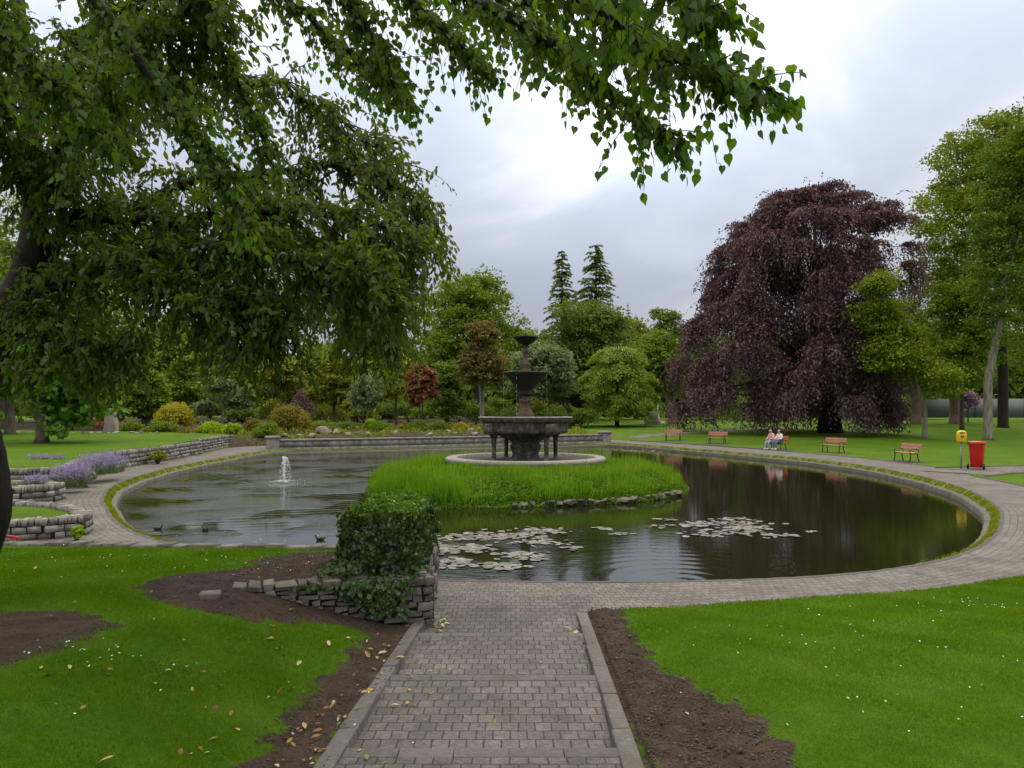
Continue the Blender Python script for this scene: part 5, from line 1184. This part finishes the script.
# standing stone, playhouse, low red fence
b = MB(); p = cbase(111, 55); x = p[0]
V = []
for z, w_, dd in [(0, .68, .6), (1.1, .56, .5), (1.9, .44, .4), (2.05, .42, .38)]:
    for sx, sy in ((-1, -1), (1, -1), (1, 1), (-1, 1)): V.append((x+sx*w_*.5*1.3, 55+sy*dd*.5*1.3, .75+z*.95))
b.add(V, [(0, 3, 2, 1)]+[(i*4+j, i*4+(j+1) % 4, (i+1)*4+(j+1) % 4, (i+1)*4+j) for i in range(3) for j in range(4)]+[(12, 13, 14, 15)], .6)
o = b.build('standing_stone', M['rock'], bevel=.04); tag(o, 'tall tapering standing stone with a mossy top beyond the left lawn', 'stone')
x = (95-CX)/F*64; root = empty('playhouse', (x, 64, 1.0), 0, 'tiny orange wooden play hut with pitched roof left of the standing stone', 'hut')
M['orange'] = plain('orange_paint', (.55, .16, .05), .6)
b = MB(); b.box((0, 0, .45), (.5, .4, .5)); b.box((0, 0, .1), (.08, .08, .25)); b.build('wall', M['orange'], root)
b = MB(); b.add([(-.35, -.3, .7), (.35, -.3, .7), (.35, .3, .7), (-.35, .3, .7), (0, -.3, 1.0), (0, .3, 1.0)], [(0, 1, 4), (1, 2, 5, 4), (2, 3, 5), (3, 0, 4, 5), (0, 3, 2, 1)]); b.tube([(0, 0, 1), (0, 0, 1.3)], .02, 6); b.build('roof', plain('red_roof', (.4, .07, .04), .6), root)
b = MB(); b.box((0, -.205, .42), (.22, .02, .3)); b.build('door', M['mortar'], root)
root = empty('low_fence', ((112-CX)/F*66, 66, 1.0), 0, 'low reddish slatted fence behind the standing stone', 'fence')
b = MB()
for i in range(11): b.box((-1.5+i*.3, 0, .3), (.2, .04, .6))
b.build('slats', plain('red_slats', (.28, .07, .05), .7), root); b = MB(); b.box((0, .04, .45), (3.2, .05, .08)); b.box((0, .04, .15), (3.2, .05, .08)); b.build('rails', plain('red_rails', (.28, .07, .05), .7), root)

# far branch path through the right lawn, bench pads
def strip(name, pts, wd, mat, dz=.02):
    pts = np.array(pts, float); T1 = np.gradient(pts, axis=0); T1 /= np.linalg.norm(T1, axis=1)[:, None]; nr = np.stack([-T1[:, 1], T1[:, 0]], 1); wd = np.broadcast_to(wd, (len(pts),))
    a, b_ = pts+nr*wd[:, None]/2, pts-nr*wd[:, None]/2; V = []; UV = []; c = np.concatenate([[0], np.cumsum(np.hypot(*np.diff(pts, axis=0).T))])
    for q, f in ((a, 0), (pts, .5), (b_, 1)):
        V.append(np.column_stack([q, hout(q[:, 0], q[:, 1])+dz])); UV.append(np.column_stack([c, wd*f]))
    n_ = len(pts); o = npmesh(name, np.concatenate(V), np.array([(k*n_+j, k*n_+j+1, (k+1)*n_+j+1, (k+1)*n_+j) for k in range(2) for j in range(n_-1)])[:, ::-1], mat, uv=np.concatenate(UV)); tag(o, kind='structure'); return o
def spl(P_, n=60):
    P_ = np.array(P_, float); t = np.linspace(0, 1, len(P_)); ti = np.linspace(0, 1, n); q = np.stack([np.interp(ti, t, P_[:, i]) for i in range(P_.shape[1])], 1)
    for _ in range(12): q[1:-1] = q[:-2]*.25+q[1:-1]*.5+q[2:]*.25
    return q
strip('side_path', spl([gnd(634, 437.6)[:2], gnd(650, 435.6)[:2], gnd(672, 433.6)[:2], gnd(700, 431.5)[:2], gnd(740, 429.3)[:2], gnd(800, 427)[:2]]), 2.0, M['paving_ring'], .008)
strip('side_path', spl([(18.15, 31.0), (19.5, 32.2), (22.5, 33.2), (28, 34), (40, 34.5)]), [2.6]*60, M['paving_ring'], .006)
b = MB()
for (a, c) in (((18.9, 33.9), (24, 35.0)), ((24, 35.0), (34, 35.9)), ((18.3, 29.4), (20, 30.6)), ((20, 30.6), (26, 32.2)), ((26, 32.2), (36, 33))):
    a = np.array(a); c = np.array(c); L_ = np.linalg.norm(c-a); b.box((*((a+c)/2)  , .035), (L_, .12, .07), math.atan2(c[1]-a[1], c[0]-a[0]), 0)
tag(b.build('kerb', M['kerb_plain']), kind='structure')
# far road-like strips and far bright lawn line
# ------------------------------------------------------------------ benches
M['slat'] = plain('weathered_pink_board', (.40, .17, .125), .7, .2, 6)
M['slatred'] = plain('red_board', (.42, .09, .06), .6, .2, 6)
M['blackiron'] = plain('black_iron', (.02, .02, .022), .5)
def bench(label, p, rz, mat=None, group='benches beside the pond path', pad=True):
    mat = mat or M['slat']
    root = empty('park_bench', tuple(p), rz, label, 'bench', group); w_ = .8
    for k in range(3):
        b = MB(); b.box((0, -.14+k*.15, .44), (1.42, .13, .04)); b.build('seat_board', mat, root, bevel=.005)
    for k in range(2):
        b = MB(); b.box((0, .26+.05*k, .66+.15*k), (1.42, .035, .135), 0, 0, M=[[1, 0, 0], [0, 1, .25], [0, 0, 1]]); b.build('back_board', mat, root, bevel=.005)
    for sx in (-.56, .56):
        b = MB(); b.tube([(sx, -.24, .0), (sx, -.19, .22), (sx, -.2, .42)], .028, 6); b.tube([(sx, -.22, .405), (sx, .2, .405), (sx, .27, .6), (sx, .35, .86)], .025, 6); b.tube([(sx, .30, 0), (sx, .22, .2), (sx, .2, .41)], .028, 6)
        b.tube([(sx, -.22, .40), (sx, -.22, .60), (sx, 0, .64), (sx, .26, .62)], .018, 6); b.build('leg', M['blackiron'], root)
    return root
def benchpad(p, rz, w_=1.9, dd=1.1):
    ca, sa = math.cos(rz), math.sin(rz); V = []
    for x, y in ((-w_/2, -dd/2), (w_/2, -dd/2), (w_/2+.1, dd/2), (-w_/2-.1, dd/2)):
        X_, Y_ = p[0]+x*ca-y*sa, p[1]+x*sa+y*ca; V.append((X_, Y_, float(hout(X_, Y_))+.012))
    o = npmesh('soil_patch', V, [(0, 1, 2, 3)], plain('bare_soil', (.055, .042, .036), .95)); tag(o, kind='structure')
BL = [(906, 461.5, 'nearest pinkish bench, left of the red bin and yellow box'), (833, 452.5, 'pinkish bench in the gap between the seated pair and the nearest bench'), (776, 449.5, 'red bench with the two people sitting on it'), (717, 443.5, 'reddish bench left of the seated pair under the beech edge'), (673, 440.5, 'far orange brown bench where the path bends, leftmost along the pond')]
bpos = []
for i, (px, py, lb_) in enumerate(BL):
    p = gnd(px, py); to = np.array([C0[0], C0[1]])-p[:2]; face_a = math.atan2(to[1], to[0])+[-.16, -.1, -.3, .0, .05][i]
    rz = face_a+math.pi/2
    bench(lb_, (p[0], p[1], p[2]+.005), rz, M['slatred'] if i == 2 else None); benchpad(p, rz); bpos.append((p, rz))
p = gnd(672, 426.0); bench('distant orange bench by the pale forked trunk', p, .2, M['slatred'], 'distant benches on the far lawn')
p = gnd(789, 425.5); bench('distant red bench seen through hanging beech branches', p, .1, M['slatred'], 'distant benches on the far lawn')
p = gnd(711, 427.5); bench('distant dark bench holding the person in navy under the beech', p, .1, M['blackiron'], 'distant benches on the far lawn'); navy_p = p

# ------------------------------------------------------------------ wheelie bin, yellow box, distant bins
M['binred'] = plain('red_plastic', (.62, .022, .012), .42, .08, 3, 0, .05)
M['rubber'] = plain('black_rubber', (.02, .02, .02), .6)
def wheelie(name, label, p, rz, group=None, sc=1):
    root = empty(name, tuple(p), rz, label, 'bin', group); root.scale = (sc, sc, sc)
    b = MB(); V = []
    prof = [(0.06, .21, .22), (.10, .235, .25), (.92, .29, .35), (.97, .305, .37), (1.0, .305, .37)]
    for z, hx, hy in prof:
        for a in range(16):
            t = a*math.pi/8; c, s = math.cos(t), math.sin(t); q = 1/max(abs(c), abs(s))**.72; V.append((hx*c*q*.92, hy*s*q*.92, z))
    Fc = [tuple(range(16))[::-1]]+[(i*16+j, i*16+(j+1) % 16, (i+1)*16+(j+1) % 16, (i+1)*16+j) for i in range(4) for j in range(16)]+[tuple(64+j for j in range(16))]
    b.add(V, Fc); b.build('body', M['binred'], root, bevel=.01)
    b = MB(); V = []
    for z, k in ((1.0, 1.08), (1.03, 1.10), (1.07, .98), (1.085, .6)):
        for a in range(16):
            t = a*math.pi/8; c, s = math.cos(t), math.sin(t); q = 1/max(abs(c), abs(s))**.72; V.append((.305*c*q*.92*k, .37*s*q*.92*k-.01, z+.02*s))
    b.add(V, [tuple(range(16))[::-1]]+[(i*16+j, i*16+(j+1) % 16, (i+1)*16+(j+1) % 16, (i+1)*16+j) for i in range(3) for j in range(16)]+[tuple(48+j for j in range(16))]); b.build('lid', M['binred'], root, smooth=False)
    b = MB(); b.tube([(-.27, .40, .99), (-.25, .45, 1.0), (.25, .45, 1.0), (.27, .40, .99)], .022, 8); b.build('handle', M['rubber'], root)
    for sx in (-.27, .27):
        b = MB(); V = []
        b.tube([(sx-.03, .27, .11), (sx+.03, .27, .11)], .11, 16); b.build('wheel', M['rubber'], root)
    return root
p = gnd(977, 469); wheelie('wheelie_bin', 'bright red wheelie bin beside the yellow box where paths meet', (p[0], p[1], .04), 2.45, None, 1.1)
root = empty('waste_box', (*gnd(961.5, 469)[:2], .04), -.35, 'yellow waste box on a grey post beside the red wheelie bin', 'litter box')
b = MB(); b.tube([(0, .08, 0), (0, .08, 1.2)], .038, 10); b.build('post', plain('galvanised', (.30, .31, .31), .5, .1, 5, .3), root)
yl = plain('yellow_plastic', (.72, .50, .02), .45, .06, 3, 0, .05)
b = MB(); V = []
for z, hx, hy in ((1.16, .16, .11), (1.2, .19, .13), (1.5, .20, .14), (1.62, .17, .12), (1.66, .10, .07)):
    for a in range(16):
        t = a*math.pi/8; c, s = math.cos(t), math.sin(t); q = 1/max(abs(c), abs(s))**.6; V.append((hx*c*q, hy*s*q, z))
b.add(V, [tuple(range(16))[::-1]]+[(i*16+j, i*16+(j+1) % 16, (i+1)*16+(j+1) % 16, (i+1)*16+j) for i in range(4) for j in range(16)]+[tuple(64+j for j in range(16))]); b.build('box', yl, root, smooth=False)
b = MB(); b.lathe([(.001, 0), (.075, 0), (.075, .012), (.001, .012)], (0, 0, 0), 16)
V = np.concatenate(b.v); V = np.stack([V[:, 0]*1.0, -V[:, 2]-.135, V[:, 1]*.9+1.42], 1); b.v = [V]; b.build('emblem', plain('orange_emblem', (.45, .12, .02), .6), root)
b = MB(); b.box((0, -.142, 1.57), (.20, .012, .05)); b.build('slot', M['rubber'], root)
p = gnd(895, 427.5); wheelie('wheelie_bin', 'distant red bin on the lawn behind the slim young tree', p, .4, None, 1.5)
p = gnd(877, 427); b = MB(); b.lathe([(.26, 0), (.30, .05), (.30, 1.0), (.34, 1.03), (.30, 1.15), (.01, 1.22)], (0, 0, 0), 16); o = b.build('litter_bin', M['blackiron'], None, smooth=False); o.location = p; tag(o, 'distant black litter bin left of the far red bin', 'bin')
p = gnd(961.5, 469)

# grey block and trunk flare with sunlight painted into its white near the layered tree, fence at far right
p = gnd(651, 424.5); b = MB(); b.box((0, 0, .7), (1.6, .7, 1.5), .2, .08); b.box((.1, 0, 1.5), (1.2, .6, .2), .2, .08); o = b.build('stone_block', M['stone_far'], bevel=.04); o.location = p; tag(o, 'grey stone block on the far lawn right of the layered tree', 'stone')
p = gnd(659, 424.5); b = MB(); b.tube([(0, 0, 0), (-.05, 0, .8), (-.2, 0, 1.7), (-.1, 0, 2.5)], [.35, .16, .10, .04], 8); b.tube([(.1, 0, .0), (.5, 0, .2), (.7, 0, .05)], [.3, .2, .1], 8); o = b.build('sunlit_stump', plain('sunlit_white_paint', (.6, .58, .52), .8)); o.location = p; tag(o, 'thin upright stump coloured white as if sunlit, beside the grey stone block', 'stump')
root = empty('boundary_fence', (95, 128, 1.3), 0, 'tall grey boundary fence with panels and posts at the far right', 'fence')
b = MB(); b.box((-8, 0, 1.6), (62, .1, 3.2), 0, 0); b.build('panel', plain('grey_panel', (.16, .18, .20), .6, .1), root)
for i in range(15):
    b = MB(); b.box((-38+i*4.2, -.2, 1.7), (.28, .2, 3.4)); b.build('post', plain('dark_post', (.10, .13, .15), .6), root) if i == 0 else b.build('post', bpy.data.materials['dark_post'], root)

# ------------------------------------------------------------------ people
def skin(name, verts, edg, mat, parent, sub=2, root_i=0):
    me = bpy.data.meshes.new(name); me.from_pydata([v[:3] for v in verts], edg, []); o = setlink(name, me, mat, parent)
    md = o.modifiers.new('skin', 'SKIN'); sv = me.skin_vertices[0].data
    for i, v in enumerate(verts):
        r = v[3]; sv[i].radius = r if isinstance(r, tuple) else (r, r)
        sv[i].use_root = (i == root_i)
    md.use_smooth_shade = True; s = o.modifiers.new('sub', 'SUBSURF'); s.levels = s.render_levels = sub
    return o
M['skin'] = plain('skin', (.50, .30, .22), .6, .05); M['hair_d'] = plain('dark_hair', (.03, .02, .016), .6); M['hair_f'] = plain('fair_hair', (.38, .22, .10), .6)
M['jeans'] = plain('blue_denim', (.09, .12, .22), .8); M['jeans_l'] = plain('pale_denim', (.30, .34, .45), .8); M['top_p'] = plain('pink_top', (.72, .38, .40), .8, .1); M['top_w'] = plain('white_top', (.78, .70, .70), .8, .1); M['shoe'] = plain('white_shoe', (.7, .7, .68), .6); M['navy'] = plain('navy_coat', (.02, .03, .07), .8)
def person(label, p, rz, top, legs, hair, lean=.1, long_hair=True, turn=0.0):
    """seated figure; local -Y is forward, origin on the ground under the seat"""
    root = empty('person', tuple(p), rz, label, 'person')
    L_ = lean
    hip = (0, .02, .52); ch = (0, -.10*L_*2+.06, .80); sh = (0, -.3*L_+.05, .98); nk = (0, -.4*L_+.03, 1.06); hd = (0, -.55*L_+.02, 1.20); hdt = (0, -.6*L_+.02, 1.27)
    v = [(*hip, .15), (*ch, (.15, .11)), (*sh, (.16, .10)), (*nk, .055), (*hd, (.085, .10)), (*hdt, (.075, .085))]
    e_ = [(0, 1), (1, 2), (2, 3), (3, 4), (4, 5)]
    for s in (-1, 1):
        i = len(v); v += [(s*.16, sh[1], .95, .06), (s*.23, sh[1]-.06, .74, .045), (s*.14, sh[1]-.30, .66, .036), (s*.12, sh[1]-.37, .66, .03)]; e_ += [(2, i), (i, i+1), (i+1, i+2), (i+2, i+3)]
        i = len(v); v += [(s*.10, -.05, .50, .095), (s*.11, -.44, .50, .065), (s*.10, -.46, .28, .055), (s*.10, -.47, .10, .04), (s*.11, -.60, .05, .035)]; e_ += [(0, i), (i, i+1), (i+1, i+2), (i+2, i+3), (i+3, i+4)]
    body = skin('body', v, e_, M['skin'], root)
    # face details
    b = MB(); b.lathe([(.001, -.02), (.016, 0), (.001, .02)], (0, hd[1]-.105, hd[2]), 8); b.build('nose', M['skin'], body)
    for s in (-1, 1):
        b = MB(); b.lathe([(.001, -.010), (.010, 0), (.001, .010)], (s*.032, hd[1]-.092, hd[2]+.025), 8); b.build('eye', M['hair_d'], body)
        for k in range(5):
            f = MB(); f.tube([(s*.12+(k-2)*.013, sh[1]-.38, .66), (s*.12+(k-2)*.015, sh[1]-.42-(.01 if k in (1, 2, 3) else 0), .645), (s*.12+(k-2)*.014, sh[1]-.44, .62)], [.009, .008, .006], 5); f.build('finger', M['skin'], body)
    k = 1.18
    vv = [(*hip, .17), (*ch, (.17, .13)), (*sh, (.175, .115)), (nk[0], nk[1], nk[2]-.03, .07)]; ee = [(0, 1), (1, 2), (2, 3)]
    for s in (-1, 1):
        i = len(vv); vv += [(s*.16, sh[1], .95, .075), (s*.23, sh[1]-.06, .74, .06), (s*.17, sh[1]-.22, .68, .048)]; ee += [(2, i), (i, i+1), (i+1, i+2)]
    skin('top', vv, ee, top, root)
    vv = [(*hip, .165)]; ee = []
    for s in (-1, 1):
        i = len(vv); vv += [(s*.10, -.05, .50, .11), (s*.11, -.44, .50, .082), (s*.10, -.46, .28, .07), (s*.10, -.47, .12, .055)]; ee += [(0, i), (i, i+1), (i+1, i+2), (i+2, i+3)]
        b = MB(); b.tube([(s*.10, -.43, .055), (s*.105, -.52, .05), (s*.115, -.64, .035)], [.05, .05, .03], 10); b.build('shoe', M['shoe'], root)
    skin('trousers', vv, ee, legs, root)
    hv = [(hd[0], hd[1]+.03, hd[2]+.05, .10), (hd[0], hd[1]+.05, hd[2]-.04, .085)]; he = [(0, 1)]
    if long_hair: hv += [(0, hd[1]+.09, hd[2]-.2, .06)]; he += [(1, 2)]
    skin('hair', hv, he, hair, root)
    return root
bp, brz = bpos[2]
ca, sa = math.cos(brz), math.sin(brz)
def onb(dx, dy=0.0): return (bp[0]+dx*ca-dy*sa, bp[1]+dx*sa+dy*ca, bp[2]+.01)
person('person in pale pink top and light jeans seated left on the red bench', onb(-.32), brz, M['top_p'], M['jeans_l'], M['hair_f'], .35)
person('dark haired person in white top and blue jeans on the red bench', onb(.28), brz, M['top_w'], M['jeans'], M['hair_d'], .15)
person('distant person in navy clothes seated under hanging beech branches', (navy_p[0]+.2, navy_p[1], navy_p[2]+.01), .1, M['navy'], M['navy'], M['hair_d'], .1)

# ducks
M['duck'] = plain('dark_feathers', (.022, .02, .02), .6, .4); M['beak'] = plain('beak', (.35, .12, .05), .5)
def duck(label, px, py, rz):
    d = 2.9*F/(py-HY); root = empty('water_bird', ((px-CX)/F*d, d, -.3), rz, label, 'bird', 'dark water birds on the pond'); root.scale = (.62,)*3
    b_ = skin('body', [(0, 0, .03, .07), (-.12, 0, .05, .05), (-.2, 0, .10, .015), (.09, 0, .05, .055), (.13, 0, .11, .026), (.15, 0, .17, .028), (.165, 0, .185, .022)], [(0, 1), (1, 2), (0, 3), (3, 4), (4, 5), (5, 6)], M['duck'], root)
    b = MB(); b.tube([(.17, 0, .178), (.215, 0, .170)], [.012, .003], 6); b.build('beak', M['beak'], b_)
duck('dark water bird swimming near the left shore, nearer the small path', 158, 529.5, .2); duck('dark water bird swimming right of the other one near the left shore', 205, 530.5, 2.6); duck('small dark water bird close behind the lawn edge beside the ivy', 320, 540, 3.4)

# ------------------------------------------------------------------ fallen leaves (individuals), twigs
lm = []
for i, c in enumerate([(.30, .20, .05), (.38, .27, .10), (.24, .11, .04), (.42, .38, .20), (.20, .10, .045), (.16, .17, .05)]):
    mt = plain('fallen_leaf_%s' % 'abcdef'[i], c, .7, .3, 30); S = SHAPES['long'].copy(); S[:, 1] *= .5; S[:, 2] = [0, .1, .12, .02, .06, .13]
    me = bpy.data.meshes.new('fallen_leaf'); me.from_pydata([tuple(x) for x in S]+[(.3, 0, -.01), (.65, 0, -.01)], [], [(0, 6, 1), (6, 7, 2, 1), (7, 3, 2), (0, 5, 6), (6, 5, 4, 7), (7, 4, 3)]); me.materials.append(mt); lm.append(me)
def drop(px, py, hf, grp, lab, s=None, mi=None):
    x, y = gp(px, py, hf) if hf else (px, py)
    z = float(hf(x, y))+.022 if hf else .02
    o = bpy.data.objects.new('fallen_leaf', lm[rng.integers(6) if mi is None else mi]); scn.collection.objects.link(o); o.location = (x, y, z); s = s or rng.uniform(.05, .10); o.scale = (s, s, s)
    o.rotation_euler = (rng.normal(0, .3), rng.normal(0, .3), rng.uniform(0, 6.28)); tag(o, lab, 'leaf', grp)
G1 = ('leaves lying on the left lawn', 'dry fallen leaf lying on the short grass of the left lawn')
G2 = ('leaves lying on the bare soil', 'dry fallen leaf lying on the bare soil beside the left kerb')
for c in [(12, 715), (80, 713), (155, 620), (173, 674), (207, 674), (218, 708), (210, 755), (98, 767), (70, 672), (195, 622), (269, 630), (287, 657), (284, 650), (40, 672), (55, 676), (345, 640), (150, 595), (52, 618), (290, 690), (240, 640), (190, 560), (205, 556), (170, 565), (112, 556), (30, 590), (263, 641), (297, 668), (330, 648)]: drop(*c, HL, G1[0], G1[1])
for i in range(46):
    px, py = rng.uniform(20, 345), rng.uniform(548, 765); x, y = gp(px, py, HL)
    s_ = float(soilL(np.array(x), np.array(y))); 
    if s_ < .4: drop(px, py, HL, G1[0], G1[1], rng.uniform(.03, .08))
for i in range(60):
    t = rng.random(); py = 620+148*t; px = 425-110*t-abs(rng.normal(0, 20)); drop(px, py, HL, G2[0], G2[1], rng.uniform(.03, .08))
for c in [(395, 660), (382, 652), (390, 648), (378, 656), (370, 660), (402, 650), (330, 712), (300, 612), (303, 606), (290, 612)]: drop(*c, HL, G2[0], G2[1], rng.uniform(.07, .11))
def trd(x, y):
    z = .02
    for (yy, zz) in edges:
        if y < yy: z = zz+.004
    return z
G3 = ('leaves lying on the paved steps', 'dry fallen leaf lying on the paved steps')
for i in range(46):
    y = rng.uniform(4.6, 9.6); x = XL(y)+abs(rng.normal(0, .22))+.04 if rng.random() < .7 else rng.uniform(XL(y), XR(y)); 
    if x > XR(y)-.03: continue
    drop(float(x), float(y), (lambda a, b_: trd(a, b_)-.012) if False else None, G3[0], G3[1], rng.uniform(.03, .075)); bpy.context.scene.collection.objects[-1].location.z = trd(x, y)+.012
G4 = ('leaves on the ledge by the pier', 'pale fallen leaf in the heap at the foot of the ivy pier')
for i in range(10):
    drop(-.93+rng.uniform(0, .14), 9.0+rng.uniform(-.2, .3), None, G4[0], G4[1], .09, 3); bpy.context.scene.collection.objects[-1].location.z = .04
G5 = ('leaves in the right corner of the steps', 'pale fallen leaf in the corner of the lowest step by the right kerb')
for i in range(7):
    drop(.68+rng.uniform(0, .1), 8.7+rng.uniform(-.05, .3), None, G5[0], G5[1], .08, 3); bpy.context.scene.collection.objects[-1].location.z = .04
for i in range(16):
    px, py = rng.uniform(660, 1000), rng.uniform(610, 750); drop(px, py, HR, 'leaves lying on the right lawn', 'small pale leaf lying on the short grass of the right lawn', rng.uniform(.03, .06), 3)
print('objects', len(bpy.data.objects))
